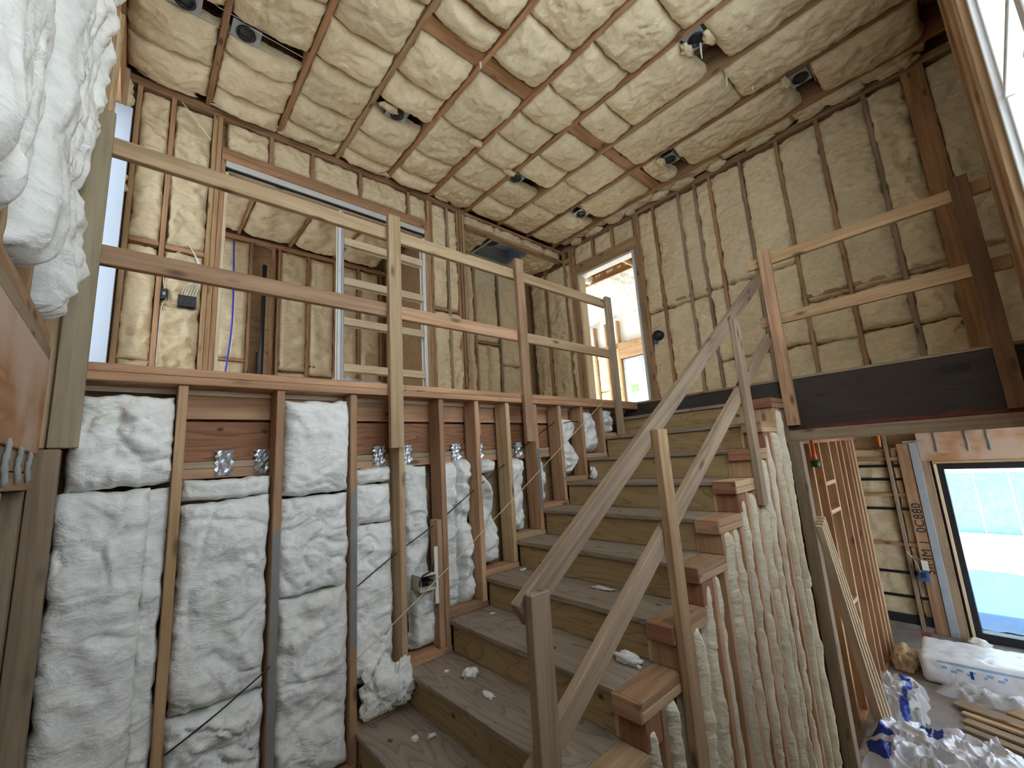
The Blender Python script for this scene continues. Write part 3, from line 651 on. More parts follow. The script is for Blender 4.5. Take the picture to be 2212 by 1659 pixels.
# boxes and wires by the closet
e1 = thing('switch_box', (0.105, 4.5, 1.52), 'small black switch box on the stud left of the closet opening', 'electrical box')
e1b = box('box_body', e1, 'black', 0.088, 0.137, 4.495, 4.56, 1.535, 1.63); box('front_rim', e1, 'dkgrey', 0.09, 0.135, 4.49, 4.494, 1.54, 1.553); box('front_rim', e1, 'dkgrey', 0.09, 0.135, 4.49, 4.494, 1.612, 1.625); box('terminal', e1b, 'canplate', 0.1, 0.118, 4.491, 4.494, 1.57, 1.60)
e2 = thing('switch_box', (0.26, 4.5, 1.48), 'wide black three-gang switch box fed by white wires near the closet', 'electrical box')
e2b = box('box_body', e2, 'black', 0.205, 0.335, 4.495, 4.56, 1.50, 1.60)
for x in (0.222, 0.262, 0.302): box('knockout', e2b, 'dkgrey', x, x + 0.018, 4.489, 4.494, 1.53, 1.56)
for i in range(6):
    x = 0.23 + i * 0.018
    tube('cable', e2, 'wirew', smoothpath([(x, 4.50, 1.60), (x + 0.02, 4.485, 1.68), (0.345 + i * 0.004, 4.48, 1.80 + i * 0.01), (0.30 - i * 0.012, 4.485, 2.0 + 0.02 * i)]), 0.0032, 5)
tube('cable', e1, 'wirew', smoothpath([(0.11, 4.50, 1.63), (0.10, 4.49, 1.75), (0.16, 4.48, 1.95), (0.20, 4.50, 2.0)]), 0.0032, 5)
tube('cable', e1, 'wirew', smoothpath([(0.13, 4.49, 1.54), (0.10, 4.47, 1.45), (0.095, 4.485, 1.2), (0.095, 4.5, 0.9)]), 0.0032, 5)
tag(tube('wire', None, 'wirew', smoothpath([(0.12, 4.47, 3.47), (0.22, 4.44, 3.33), (0.36, 4.48, 3.19)]), 0.004, 5), 'white cable drooping under the top plate at the hall corner', 'cable')

# room behind the closet opening
wall_closet = panels('wall_closet', 'osb', [(-0.42, 3.28, 7.02, 7.03, ZF, 3.86)])
for x in (0.12, 0.52, 1.12, 1.42, 1.5, 1.93, 2.35, 2.75, 3.15): box('stud', wall_closet, 'fir', x, x + 0.037, 6.9, 7.0, ZF, 3.47)
box('top_plate', wall_closet, 'fir', -0.3, 3.27, 6.9, 7.01, 3.471, 3.53)
for a, b_, c, d in ((0.16, 0.515, 0.55, 1.5), (0.16, 0.515, 1.55, 3.45), (0.56, 1.115, 0.55, 1.6), (0.56, 1.115, 1.65, 3.45), (1.54, 1.925, 0.55, 1.5), (1.54, 1.925, 1.55, 3.45), (1.97, 2.345, 0.55, 1.45), (1.97, 2.345, 1.5, 3.45), (2.39, 2.745, 0.55, 3.45), (2.79, 3.145, 0.55, 3.45)):
    batt(wall_closet, 'batt', (a, 6.94, c), X_, Z_, NY, b_ - a, d - c, 0.04, res=0.035)
for a, b_ in ((0.56, 1.115), (1.54, 1.925), (1.97, 2.345)): box('blocking', wall_closet, 'fir', a, b_, 6.91, 6.99, 1.61, 1.645)
tag(tube('drain_pipe', None, 'black', [(1.30, 6.82, ZF), (1.30, 6.82, 3.1)], 0.03, 12), 'black drain pipe standing in the dark room behind the closet opening', 'pipe')
tag(tube('drain_pipe', None, 'black', [(1.25, 6.85, ZF), (1.25, 6.85, 1.75)], 0.012, 8), 'thin black tube beside the drain pipe behind the closet opening', 'pipe')
tag(tube('water_tube', None, 'blue', smoothpath([(0.90, 6.85, ZF), (0.88, 6.86, 1.3), (0.93, 6.85, 2.2), (0.9, 6.86, 3.4)]), 0.011, 8), 'blue water tube hanging in the room behind the closet opening', 'pipe')
e3 = thing('outlet_box', (0.6, 6.88, 0.9), 'small black outlet box low in the room behind the closet opening', 'electrical box')
box('box_body', e3, 'black', 0.565, 0.64, 6.86, 6.9, 0.93, 1.05); box('front_rim', e3, 'dkgrey', 0.575, 0.63, 6.855, 6.859, 0.945, 1.035)
e4 = thing('outlet_box', (2.0, 6.88, 0.9), 'black outlet slot in the batt behind the closet opening', 'electrical box')
box('box_body', e4, 'black', 1.98, 2.03, 6.86, 6.93, 0.95, 1.07); box('front_rim', e4, 'dkgrey', 1.985, 2.025, 6.855, 6.859, 0.96, 1.06)

# ------------------------------------------------------------------ alcove, soffit and duct
for x, m in ((3.93, 'honey'), (4.10, 'fir'), (4.62, 'grey'), (5.12, 'fir'), (5.3, 'honey')):
    box('stud', wall_alcove, m, x, x + 0.037, 5.36, 5.49, ZF, 3.33)
box('blocking', wall_alcove, 'fir', 4.14, 4.615, 5.37, 5.48, 1.93, 1.968)
for a, b_, c, d in ((3.4, 3.92, 0.55, 3.3), (3.975, 4.095, 0.55, 3.3), (4.145, 4.61, 1.98, 3.3), (4.145, 4.37, 0.55, 1.92), (4.40, 4.61, 0.55, 1.92), (4.665, 5.11, 0.55, 1.6), (4.665, 5.11, 1.62, 3.3), (5.16, 5.295, 0.55, 3.3)):
    batt(wall_alcove, 'batt', (a, 5.41, c), X_, Z_, NY, b_ - a, d - c, 0.06, res=0.022, lump=0.03)
box('soffit_plate', wall_alcove, 'honey', 3.36, 5.44, 4.50, 4.588, 3.335, 3.373)
box('soffit_plate', wall_alcove, 'fir', 3.36, 5.44, 4.50, 4.588, 3.515, 3.553)
for a, b_ in ((3.37, 3.9), (3.9, 4.5), (4.5, 5.0), (5.0, 5.42)): batt(wall_alcove, 'batt', (a, 4.54, 3.375), X_, Z_, NY, b_ - a - 0.03, 0.135, 0.06, res=0.018, lump=0.04, edge=0.02)
for a, b_, c, d in ((3.37, 3.9, 4.6, 5.35), (4.72, 5.43, 4.6, 5.35), (3.9, 4.72, 5.15, 5.35)):
    batt(wall_alcove, 'batt', (a, c, 3.40), X_, Y_, (0, 0, -1), b_ - a, d - c, 0.055, res=0.02, lump=0.04, crease=0.03, edge=0.02)
du = thing('ceiling_duct', (4.3, 4.86, 3.34), 'galvanised duct opening in the soffit above the hall alcove', 'duct')
box('duct_wall', du, 'steel', 3.93, 3.936, 4.6, 5.125, 3.345, 3.6); box('duct_wall', du, 'steel', 4.674, 4.68, 4.6, 5.125, 3.345, 3.6)
box('duct_wall', du, 'steel', 3.937, 4.673, 5.119, 5.125, 3.345, 3.6); box('duct_wall', du, 'steel', 3.937, 4.673, 4.6, 4.606, 3.345, 3.6)
box('duct_top', du, 'steel', 3.93, 4.68, 4.6, 5.125, 3.601, 3.606)
for a in ((3.90, 4.71, 4.585, 4.605), (3.90, 4.71, 5.12, 5.145), (3.90, 3.935, 4.606, 5.119), (4.675, 4.71, 4.606, 5.119)): box('flange', du, 'steel', *a, 3.337, 3.343)
co_ = tube('collar', du, 'black', [(4.12, 4.86, 3.50), (4.12, 4.86, 3.599)], 0.15, 24)
tube('collar_ring', co_, 'wirew', smoothpath([(4.12 + 0.17 * math.cos(a), 4.86 + 0.17 * math.sin(a), 3.57) for a in np.linspace(0, 6.28, 13)], 2), 0.012, 6)

# ------------------------------------------------------------------ far wall
NX = (-1, 0, 0)
def fst(y, w=0.038, m='fir', z0=ZF, z1=3.509, x0=XR, n='stud'): return box(n, wall_far, m, x0, 5.555, y, y + w, z0, z1)
for y, m in ((2.722, 'fir'), (2.332, 'grey'), (2.099, 'grey'), (1.899, 'fir'), (1.515, 'grey'), (1.106, 'honey'), (0.703, 'fir'), (0.283, 'grey'), (4.47, 'honey'), (4.95, 'fir')): fst(y, m=m)
fst(-0.59); fst(-1.0); fst(-1.4)
fst(-0.155, 0.165, 'joist', x0=XR - 0.005, n='corner_post')
for y, m in ((2.99, 'honey'), (3.03, 'fir'), (4.25, 'honey'), (4.29, 'honey'), (4.33, 'fir')): fst(y, m=m)
fst(3.07, m='grey', z1=3.0); fst(4.211, m='pink', z1=3.0)
box('header', wall_far, 'honey', XR - 0.003, 5.55, 3.07, 4.249, 3.002, 3.19)
box('top_plate', wall_far, 'honey', XR, 5.555, -1.6, 5.36, 3.51, 3.548); box('top_plate', wall_far, 'fir', XR, 5.555, -1.6, 5.36, 3.55, 3.588)
for y in (3.45, 3.83): fst(y, z0=3.191, m='fir', n='cripple_stud')
box('blocking', wall_far, 'honey', XR + 0.005, 5.55, 4.37, 4.468, 3.30, 3.38)
FB = [(-0.55, -0.158), (0.013, 0.281), (0.323, 0.70), (0.743, 1.104), (1.146, 1.513), (1.555, 1.897), (1.939, 2.097), (2.139, 2.33), (2.372, 2.72), (2.762, 2.988)]
rs = np.random.RandomState(21)
for i, (a, b_) in enumerate(FB):
    zs = [0.53, 1.02 + 0.05 * rs.rand(), 1.50 + 0.04 * rs.rand(), 3.5] if i in (1, 2, 3) else ([0.53, 1.95, 3.5] if i != 0 else [0.53, 1.6, 3.5])
    if i in (4, 5, 6): zs = [0.53, 1.05, 2.0, 3.5]
    for z0, z1 in zip(zs[:-1], zs[1:]):
        ov = 0.012
        batt(wall_far, 'batt', (XR + 0.05, a - ov, z0), Y_, Z_, NX, b_ - a + 2 * ov, z1 - z0 - 0.02, 0.06, res=0.013, lump=0.026, crease=0.012, edge=0.02, lf=5.0)
for a, b_, m in ((2.139, 2.33, 'fir'), (2.762, 2.988, 'fir'), (2.372, 2.72, 'grey')): box('blocking', wall_far, m, XR + 0.004, 5.55, a, b_, 1.99, 2.028)
for a, b_ in ((0.013, 0.281), (0.323, 0.70), (0.743, 1.104), (1.146, 1.513), (-0.55, -0.158)): box('blocking', wall_far, 'pink', XR - 0.004, 5.55, a, b_, 1.53, 1.568)
for a, b_ in ((3.11, 3.448), (3.49, 3.828), (3.87, 4.247)): batt(wall_far, 'batt', (XR + 0.04, a, 3.195), Y_, Z_, NX, b_ - a, 0.31, 0.05, res=0.018)
for a, b_, c, d in ((4.372, 4.468, 0.53, 3.28), (4.51, 4.945, 0.53, 1.9), (4.51, 4.945, 1.92, 3.3), (4.99, 5.34, 0.53, 3.3)): batt(wall_far, 'batt', (XR + 0.04, a, c), Y_, Z_, NX, b_ - a, d - c, 0.05, res=0.02, lump=0.035)
e5 = thing('speaker_box', (5.42, 2.87, 1.5), 'round black box with blue bracket on the stud right of the doorway', 'electrical box')
box('bracket', e5, 'bluebox', 5.405, 5.43, 2.905, 2.955, 1.47, 1.62)
tube('box_body', e5, 'black', [(5.36, 2.865, 1.575), (5.44, 2.865, 1.575)], 0.068, 18); tube('cover', e5, 'dkgrey', [(5.35, 2.865, 1.575), (5.358, 2.865, 1.575)], 0.05, 18)
door_1 = tag(box('door_1', None, 'jamb', 5.425, 5.585, 3.115, 4.205, 2.955, 2.995), kind='structure')
box('side_jamb', door_1, 'cream', 5.425, 5.585, 4.165, 4.205, ZF, 2.954); box('side_jamb', door_1, 'jamb', 5.425, 5.585, 3.115, 3.15, ZF, 2.954)

# bedroom beyond the doorway
for y in (5.85, 6.2, 6.56, 6.92): box('stud', wall_outer, 'honey', 8.96, 9.09, y, y + 0.037, ZF, 3.3)
for a, b_, c, d in ((5.89, 6.195, 0.55, 1.55), (5.89, 6.195, 1.57, 2.6), (6.24, 6.555, 0.55, 1.55), (6.24, 6.555, 1.57, 2.6), (6.6, 6.915, 0.55, 2.6)): batt(wall_outer, 'batt', (9.02, a, c), Y_, Z_, NX, b_ - a, d - c, 0.05, res=0.03)
box('header', wall_outer, 'honey', 8.95, 9.09, 3.0, 5.84, 2.30, 2.70); box('header', wall_outer, 'honey', 8.95, 9.09, 5.89, 6.9, 2.62, 2.70)
window_3 = tag(box('window_3', None, 'zinc', 9.03, 9.10, 3.4, 5.82, 2.21, 2.28), kind='structure')
box('frame', window_3, 'zinc', 9.03, 9.10, 5.76, 5.82, 0.9, 2.21); box('frame', window_3, 'zinc', 9.03, 9.10, 3.4, 5.76, 0.9, 0.95); box('mullion', window_3, 'zinc', 9.03, 9.1, 5.28, 5.32, 0.95, 2.21)
box('pane', window_3, 'glass', 9.06, 9.066, 5.32, 5.76, 0.95, 2.21); box('pane', window_3, 'glass', 9.06, 9.066, 3.4, 5.28, 0.95, 2.21)
box('sticker', window_3, 'greensticker', 9.04, 9.044, 5.46, 5.68, 1.42, 1.62)
rs = np.random.RandomState(5)
for i in range(6):
    for j in range(4):
        x0 = 5.62 + i * 0.58; y0 = 2.75 + j * 1.05
        if (i, j) in ((1, 1),): continue
        batt(ceiling, 'battw', (x0, y0, 3.50), X_, Y_, (0, 0, -1), 0.575, 1.03, 0.08, res=0.025, lump=0.07, crease=0.05, an=(0.8, 1.6), lf=5)
box('joist', ceiling, 'honey', 6.2, 6.24, 2.65, 6.95, 3.40, 3.85); box('joist', ceiling, 'honey', 6.78, 6.82, 2.65, 6.95, 3.40, 3.85); box('blocking', ceiling, 'honey', 6.24, 6.78, 3.9, 3.94, 3.40, 3.85)

# ------------------------------------------------------------------ ceiling joists, blocking and insulation
JX = [0.30 + 0.611 * i for i in range(-1, 9)]
for i, x in enumerate(JX):
    box('joist', ceiling, 'honey' if i in (3, 7) else 'joist', x - 0.003, x + 0.041, -0.40, 4.50, 3.562, 3.855)
for i in range(len(JX) - 1):
    if i in (0, 1): continue
    box('blocking', ceiling, 'joist', JX[i] + 0.039, JX[i + 1] - 0.001, 2.445, 2.585, 3.595, 3.635, 'x')
    box('blocking', ceiling, 'honey', JX[i] + 0.039, JX[i + 1] - 0.001, 4.46, 4.498, 3.60, 3.85, 'x')
box('blocking', ceiling, 'red', JX[3] + 0.04, JX[4] - 0.002, 2.17, 2.205, 3.60, 3.64)
SEG = {0: [(-.2, .9), (.9, 2.2), (2.2, 3.40), (3.57, 4.05), (4.05, 4.45)], 1: [(-.2, .9), (.9, 2.0), (2.0, 2.9), (2.9, 3.41), (3.58, 3.8), (3.8, 4.24), (4.24, 4.46)],
    2: [(-.2, .8), (.8, 1.7), (1.7, 2.42), (2.42, 2.95), (2.95, 3.36), (3.36, 3.85), (3.85, 4.26), (4.26, 4.46)], 3: [(-.2, 1.2), (1.2, 1.85), (1.85, 2.17), (2.20, 2.44), (2.60, 3.07), (3.07, 3.43), (3.58, 3.95), (3.95, 4.3), (4.3, 4.46)],
    4: [(-.2, .9), (.9, 1.93), (1.93, 2.43), (2.61, 3.27), (3.27, 3.85), (3.85, 4.24), (4.24, 4.46)], 5: [(-.2, 1.2), (1.2, 1.75), (1.75, 2.31), (2.31, 2.72), (2.72, 3.1), (3.1, 3.5), (3.5, 4.0), (4.0, 4.46)],
    6: [(-.2, 1.06), (1.25, 2.1), (2.1, 2.44), (2.60, 3.05), (3.05, 3.44), (3.61, 4.05), (4.05, 4.46)], 7: [(-.2, 1.15), (1.15, 2.44), (2.58, 3.2), (3.2, 3.8), (3.8, 4.45)],
    8: [(-.2, .58), (.76, 2.0), (2.18, 2.43), (2.6, 3.47), (3.63, 4.45)], 9: [(-.2, .9), (.9, 1.7), (1.7, 2.6), (2.6, 3.5), (3.5, 4.4)]}
rs = np.random.RandomState(9)
for i, segs in SEG.items():
    x0 = JX[i] + 0.040; x1 = (JX[i + 1] - 0.002) if i < 9 else 5.43
    for (a, b_) in segs:
        hh = 0.10 if i < 9 else 0.04
        batt(ceiling, 'batt', (x0, a, 3.615), X_, Y_, (0, 0, -1), x1 - x0, b_ - a - 0.006, hh + rs.uniform(-0.015, 0.025), res=0.016, k=2.2, kv=2.6, lump=0.030, crease=0.012, edge=0.016, lf=3.2)
for x0, y0 in ((0.3, 4.7), (1.0, 4.7), (1.7, 4.7), (2.4, 4.7), (0.3, 5.8), (1.0, 5.8), (1.7, 5.8), (2.4, 5.8)):
    batt(ceiling, 'batt', (x0, y0, 3.6), X_, Y_, (0, 0, -1), 0.66, 1.05, 0.08, res=0.04, lump=0.05)
for x0 in (0.24, 0.94, 1.64, 2.34): box('joist', ceiling, 'fir', x0, x0 + 0.038, 4.66, 6.98, 3.55, 3.85)
rs = np.random.RandomState(77)
for y in (-0.1, 0.08, 0.33, 0.52, 0.78, 1.25, 1.75, 2.2, 2.6, 3.0, 3.3, 3.7, 4.1):
    clump('insulation_tuft', ceiling, 'batt', (5.36, y + rs.uniform(-.05, .05), 3.50 + rs.uniform(0, 0.03)), (rs.uniform(0.06, 0.09), rs.uniform(0.08, 0.17), rs.uniform(0.035, 0.06)), rs.uniform(0, 90), 3, 0.4, 0.8)
for x in (0.05, 0.45, 0.75, 1.1, 1.4, 1.75, 2.0, 2.4, 2.9, 3.2):
    clump('insulation_tuft', ceiling, 'batt', (x + rs.uniform(-.05, .05), 4.43, 3.545), (rs.uniform(0.09, 0.2), 0.05, rs.uniform(0.025, 0.04)), rs.uniform(0, 90), 3, 0.35, 0.8)
for x, y in ((1.7, 3.44), (2.66, 3.3), (3.55, 1.06), (3.5, 1.24), (4.65, 0.78), (3.3, 3.45), (4.7, 2.17)):
    clump('insulation_tuft', ceiling, 'batt', (x, y, 3.51), (0.09, 0.04, 0.035), rs.uniform(0, 90), 3, 0.45, 0.8)
for x, y, l in ((3.53, 1.13, 0.16), (4.06, 1.12, 0.13), (4.4, 1.0, 0.06), (2.1, 2.48, 0.08)):
    tube('insulation_strand', ceiling, 'battw', [(x, y, 3.53), (x + 0.012, y + 0.01, 3.53 - l * 0.5), (x - 0.008, y + 0.004, 3.53 - l)], [0.012, 0.007, 0.004], 6)
def ring(parent, name, mat, c, prof, n=28):
    vs, fs = [], []
    for (r, z) in prof:
        for k in range(n): vs.append((c[0] + r * math.cos(2 * math.pi * k / n), c[1] + r * math.sin(2 * math.pi * k / n), z))
    for i in range(len(prof) - 1):
        for k in range(n): fs.append([i * n + k, (i + 1) * n + k, (i + 1) * n + (k + 1) % n, i * n + (k + 1) % n])
    return mesh(name, parent, mat, vs, fs, True)
LB = [(0.46, 3.49, 'recessed can light nearest the left wall, beside a torn batt'), (1.80, 3.50, 'recessed can light above the closet opening'), (3.50, 1.15, 'recessed can light at the top centre with fibre hanging over its plate'),
    (4.74, 0.67, 'recessed can light nearest the tall window'), (4.79, 2.09, 'recessed can light above the sloping handrail, near the far wall'), (3.47, 3.52, 'recessed can light beside a dark gap between ceiling batts'),
    (4.82, 3.55, 'recessed can light nearest the bright doorway'), (0.06, 3.48, 'recessed can light cut by the top edge at the left corner')]
for x, y, l in LB:
    t = thing('recessed_light', (x, y, 3.58), l, 'ceiling light', 'recessed ceiling lights')
    box('housing_plate', t, 'canplate', x - 0.10, x + 0.105, y - 0.08, y + 0.085, 3.574, 3.577); box('housing', t, 'dkgrey', x - 0.08, x + 0.09, y - 0.07, y + 0.07, 3.578, 3.70)
    tr_ = ring(t, 'trim_ring', 'black', (x, y), [(0.068, 3.5735), (0.07, 3.556), (0.058, 3.553), (0.052, 3.566), (0.044, 3.572)])
    ring(tr_, 'lens', 'dkgrey', (x, y), [(0.044, 3.5725), (0.03, 3.566), (0.0005, 3.564)])
    for s in (-1, 1): beam('hanger_bar', t, 'steel', (x - 0.2, y + s * 0.09, 3.583), (x + 0.2, y + s * 0.09, 3.583), (0, 1, 0), 0.006, 0.003)
tag(tube('wire', None, 'wirew', [(0.47, 3.40, 3.55), (0.88, 3.43, 3.57)], 0.0025, 5), 'thin white wire strung from the left can light to a joist', 'cable')

# ------------------------------------------------------------------ left wall
PX = (1, 0, 0)
for y in (0.35, 0.75, 1.155, 1.56, 1.965, 2.36): box('stud', wall_left, 'honey', -0.415, -0.285, y, y + 0.038, 0.603, 3.52)
for y in (2.62, 2.962): box('stud', wall_left, 'pale', -0.415, -0.27, y, y + 0.038, 0.56, 3.52)
for y in (0.75, 1.155, 1.56, 1.965, 2.33): box('stud', wall_left, 'grey' if y > 2 else 'honey', -0.415, -0.285, y, y + 0.038, ZLAND, -0.002)
box('stud', wall_left, 'grey', -0.288, -0.212, 2.43, 2.50, ZLAND, 0.15); box('stud', wall_left, 'honey', -0.36, -0.292, 2.405, 2.49, ZLAND, 0.15)
box('stud', wall_left, 'pale', -0.355, -0.258, 2.46, 2.60, 0.156, 3.5)
box('top_plate', wall_left, 'fir', -0.415, -0.285, 0.2, 4.6, 3.521, 3.588)
box('rim_panel', wall_left, 'ply_orange', -0.300, -0.268, 0.2, 2.42, 0.13, 0.497, 'y')
box('sill_plate', wall_left, 'grey', -0.415, -0.270, 0.2, 2.42, 0.498, 0.549); box('sill_plate', wall_left, 'pink', -0.415, -0.273, 0.2, 2.40, 0.55, 0.60)
box('plate', wall_left, 'grey', -0.415, -0.275, 0.2, 2.40, 0.06, 0.128); box('plate', wall_left, 'pink', -0.415, -0.272, 0.2, 2.40, 0.0, 0.056)
for y, a, b_ in ((1.86, 0.01, 0.15), (2.05, 0.02, 0.14), (2.23, 0.025, 0.13), (1.68, 0.0, 0.15)):
    pts = [(-0.266 + 0.002 * math.sin(9 * q), y + 0.002 * math.sin(7 * q + y), b_ - (b_ - a) * q) for q in np.linspace(0, 1, 9)]
    tube('sealant_bead', wall_left, 'caulk', pts, [0.004, 0.008, 0.006, 0.009, 0.006, 0.009, 0.007, 0.008, 0.004], 8)
def wl(y0, y1, z0, z1, h, x=-0.31, mat='battw', **kw):
    return batt(wall_left, mat, (x, y0, z0), Y_, Z_, PX, y1 - y0, z1 - z0, h, **{**dict(res=0.011, lump=0.022, crease=0.016, edge=0.018, k=3.0), **kw})
AN = (1.6, 0.55)
wl(0.40, 0.74, 0.62, 3.5, 0.05, an=AN); wl(0.78, 1.16, 0.62, 3.5, 0.06, an=AN)
wl(1.17, 1.56, 0.66, 1.7, 0.075, an=AN); wl(1.15, 1.57, 1.6, 3.5, 0.08, an=AN, taper=lambda s, t, x: x + 0.10 * (t - 0.3) * (1 - s))
wl(1.58, 1.80, 0.62, 3.5, 0.11, an=AN, lump=0.03); wl(1.74, 1.98, 0.75, 3.5, 0.085, an=AN, taper=lambda s, t, x: x - 0.08 * np.clip(t - 0.45, 0, 1) * s)
wl(2.0, 2.38, 0.60, 1.15, 0.11, lump=0.04, taper=lambda s, t, x: 0.2 + (x - 0.2) * (0.4 + 0.6 * np.clip(t * 1.8, 0, 1)))
wl(1.99, 2.26, 1.05, 3.5, 0.10, an=AN, lump=0.03, crease=0.03); wl(2.2, 2.42, 1.35, 2.35, 0.105, lump=0.035, taper=lambda s, t, x: x * (0.6 + 0.4 * np.sin(t * 3.0)))
wl(2.24, 2.42, 2.3, 3.5, 0.09, an=AN, lump=0.04)
wl(2.66, 2.96, 0.62, 3.5, 0.06, x=-0.33, mat='batt', res=0.02)
wl(2.43, 2.62, 2.35, 3.45, 0.08, x=-0.28, lump=0.04, crease=0.03, edge=0.03)
for a, b_ in ((1.195, 1.555), (1.6, 1.96), (2.005, 2.325)): wl(a, b_, ZLAND + 0.04, -0.04, 0.03, x=-0.385, lump=0.02)
wl(1.70, 1.98, -0.42, -0.02, 0.045, x=-0.34, lump=0.05, crease=0.04)
window_2 = tag(box('window_2', None, 'wrap', -0.43, -0.196, 4.335, 4.358, 0.70, 3.12), kind='structure')  # far jamb, its bluish sky light painted in
for z in (0.70, 3.07): box('frame', window_2, 'white', -0.435, -0.40, WL0, 4.334, z, z + 0.05)
for y in (WL0, 4.294): box('frame', window_2, 'white', -0.435, -0.40, y, y + 0.04, 0.75, 3.07)
box('pane', window_2, 'glass', -0.42, -0.415, WL0 + 0.04, 4.294, 0.75, 3.07)
for y in (3.38, 3.81): box('stud', wall_left, 'pale', -0.415, -0.27, y, y + 0.038, ZF, 3.5)
wl(3.0, 3.375, 0.55, 3.5, 0.05, x=-0.33, mat='batt', res=0.03); wl(3.42, 3.805, 0.55, 3.5, 0.05, x=-0.33, mat='batt', res=0.03)
box('header', wall_left, 'fir', -0.415, -0.27, 3.85, 4.36, 3.13, 3.5); box('stud', wall_left, 'pale', -0.415, -0.24, 4.36, 4.40, ZF, 3.5)
batt(wall_left, 'batt', (-0.28, 4.40, 2.3), Y_, Z_, PX, 0.1, 1.2, 0.06, lump=0.05, crease=0.03)

# ------------------------------------------------------------------ tall window wall on the right
box('trimmer_stud', wall_right, 'honey', TX1 + 0.001, TX1 + 0.039, -0.405, -0.258, -1.6, 3.5)
for x, y in ((3.142, -0.26), (3.182, -0.264), (3.55, -0.262), (3.98, -0.262), (4.02, -0.26)): box('king_stud', wall_right, 'honey', x, x + 0.038, -0.41, y, -2.4, 3.55)
for a, b_ in ((3.222, 3.548), (3.59, 3.978)):
    box('sheathing_panel', wall_right, 'ply_orange', a, b_, -0.40, -0.278, -2.4, 3.5, 'z')
box('end_board', wall_right, 'honey', 4.0585, 4.094, -0.41, -0.266, -2.4, -0.002)
box('sill_plate', wall_right, 'fir', -0.2, TX1, -0.41, -0.258, TZ0 - 0.06, TZ0); box('header', wall_right, 'fir', -0.2, TX1, -0.41, -0.258, TZ1, 3.5)
window_1 = tag(box('window_1', None, 'white', TX0, TX1, -0.40, -0.289, TZ1 - 0.06, TZ1 - 0.001), kind='structure')
box('frame', window_1, 'white', TX0, TX1, -0.40, -0.289, TZ0 + 0.001, TZ0 + 0.06)
for x in (TX0 + 0.001, TX1 - 0.051): box('frame', window_1, 'white', x, x + 0.05, -0.40, -0.289, TZ0 + 0.061, TZ1 - 0.061)
for x in (0.92, 2.0): box('mullion', window_1, 'white', x, x + 0.09, -0.40, -0.289, TZ0 + 0.061, TZ1 - 0.061)
for a, b_ in ((TX0 + 0.052, 0.919), (1.011, 1.999), (2.091, TX1 - 0.052)):
    box('transom', window_1, 'white', a, b_, -0.36, -0.31, 1.56, 1.60); box('pane', window_1, 'glass', a, b_, -0.335, -0.33, TZ0 + 0.061, 1.559); box('pane', window_1, 'glass', a, b_, -0.335, -0.33, 1.601, TZ1 - 0.061)
    for q in (a, b_ - 0.03): box('sash_stile', window_1, 'white', q, q + 0.03, -0.355, -0.315, TZ0 + 0.062, 1.555); box('sash_stile', window_1, 'white', q, q + 0.03, -0.355, -0.315, 1.605, TZ1 - 0.062)

# ------------------------------------------------------------------ lower room
for x, m in ((4.30, 'pale'), (4.42, 'fir'), (4.67, 'red'), (4.89, 'pale'), (5.21, 'fir'), (5.60, 'pale'), (5.93, 'pink'), (6.15, 'fir'), (6.42, 'pink'), (6.60, 'fir'), (6.77, 'pale'), (6.81, 'fir')):
    box('stud', wall_partition, m, x, x + 0.038, 1.20, 1.345, ZL + 0.039, -0.03)
box('top_plate', wall_partition, 'red', 4.1, 6.9, 1.20, 1.345, -0.029, 0.05); box('bottom_plate', wall_partition, 'fir', 4.1, 6.9, 1.20, 1.345, ZL, ZL + 0.038)
for z in (-0.46, -0.74, -1.62): box('blocking', wall_partition, 'pale', 5.252, 5.60, 1.20, 1.30, z, z + 0.04)
box('niche_back', wall_partition, 'drywall', 5.25, 5.60, 1.32, 1.34, -2.4, -1.63)
sp_ = thing('sprinkler_pipe', (4.82, 1.16, -0.25), 'orange sprinkler drop pipe with a green cap in front of the partition studs', 'pipe')
tube('pipe', sp_, 'orange', [(4.82, 1.16, 0.0), (4.82, 1.16, -0.13), (4.82, 1.16, -0.18)], [0.018, 0.018, 0.026], 10); tube('cap', sp_, 'green', [(4.82, 1.16, -0.185), (4.82, 1.16, -0.25)], 0.036, 12)
tag(tube('sprinkler_pipe', None, 'orange', [(7.2, 1.0, 0.2), (7.2, 1.0, -0.09), (7.2, 1.0, -0.10), (7.2, 1.0, -0.14)], [0.018, 0.018, 0.012, 0.012], 10), 'orange pipe stub hanging in front of the lower back wall', 'pipe')
def lst(y, w, m, z1=0.0, x0=XL, n='stud', z0=ZL): return box(n, wall_lower_far, m, x0, 7.885, y, y + w, z0, z1)
lst(1.50, 0.055, 'honey'); lst(1.45, 0.048, 'fir', x0=XL - 0.02); lst(1.56, 0.038, 'red'); lst(1.005, 0.04, 'grey'); lst(1.9, 0.04, 'fir'); lst(2.25, 0.04, 'pink')
pt = lst(0.79, 0.125, 'pink', -0.12, n='post'); lst(0.62, 0.09, 'grey', -0.12); box('steel_strap', wall_lower_far, 'zinc', XL - 0.012, XL - 0.002, 0.705, 0.785, ZL, -0.10)
box('steel_strap', wall_lower_far, 'zinc', XL - 0.012, XL - 0.002, 0.62, 0.84, -0.115, -0.09)
lst(0.565, 0.03, 'cream', -0.40, n='jamb_stud')
text('marker_writing', pt, 'SIMM 1  0C880', 0.13, face_mx((XL - 0.004, 0.80, -1.78), (0, 0, 1), (0, 1, 0)), space=1.08)
box('header', wall_lower_far, 'ply_orange', XL - 0.005, 7.885, -1.5, 0.70, -0.36, 0.10); box('header', wall_lower_far, 'pale', XL - 0.01, 7.885, -1.5, 0.60, -0.395, -0.361)
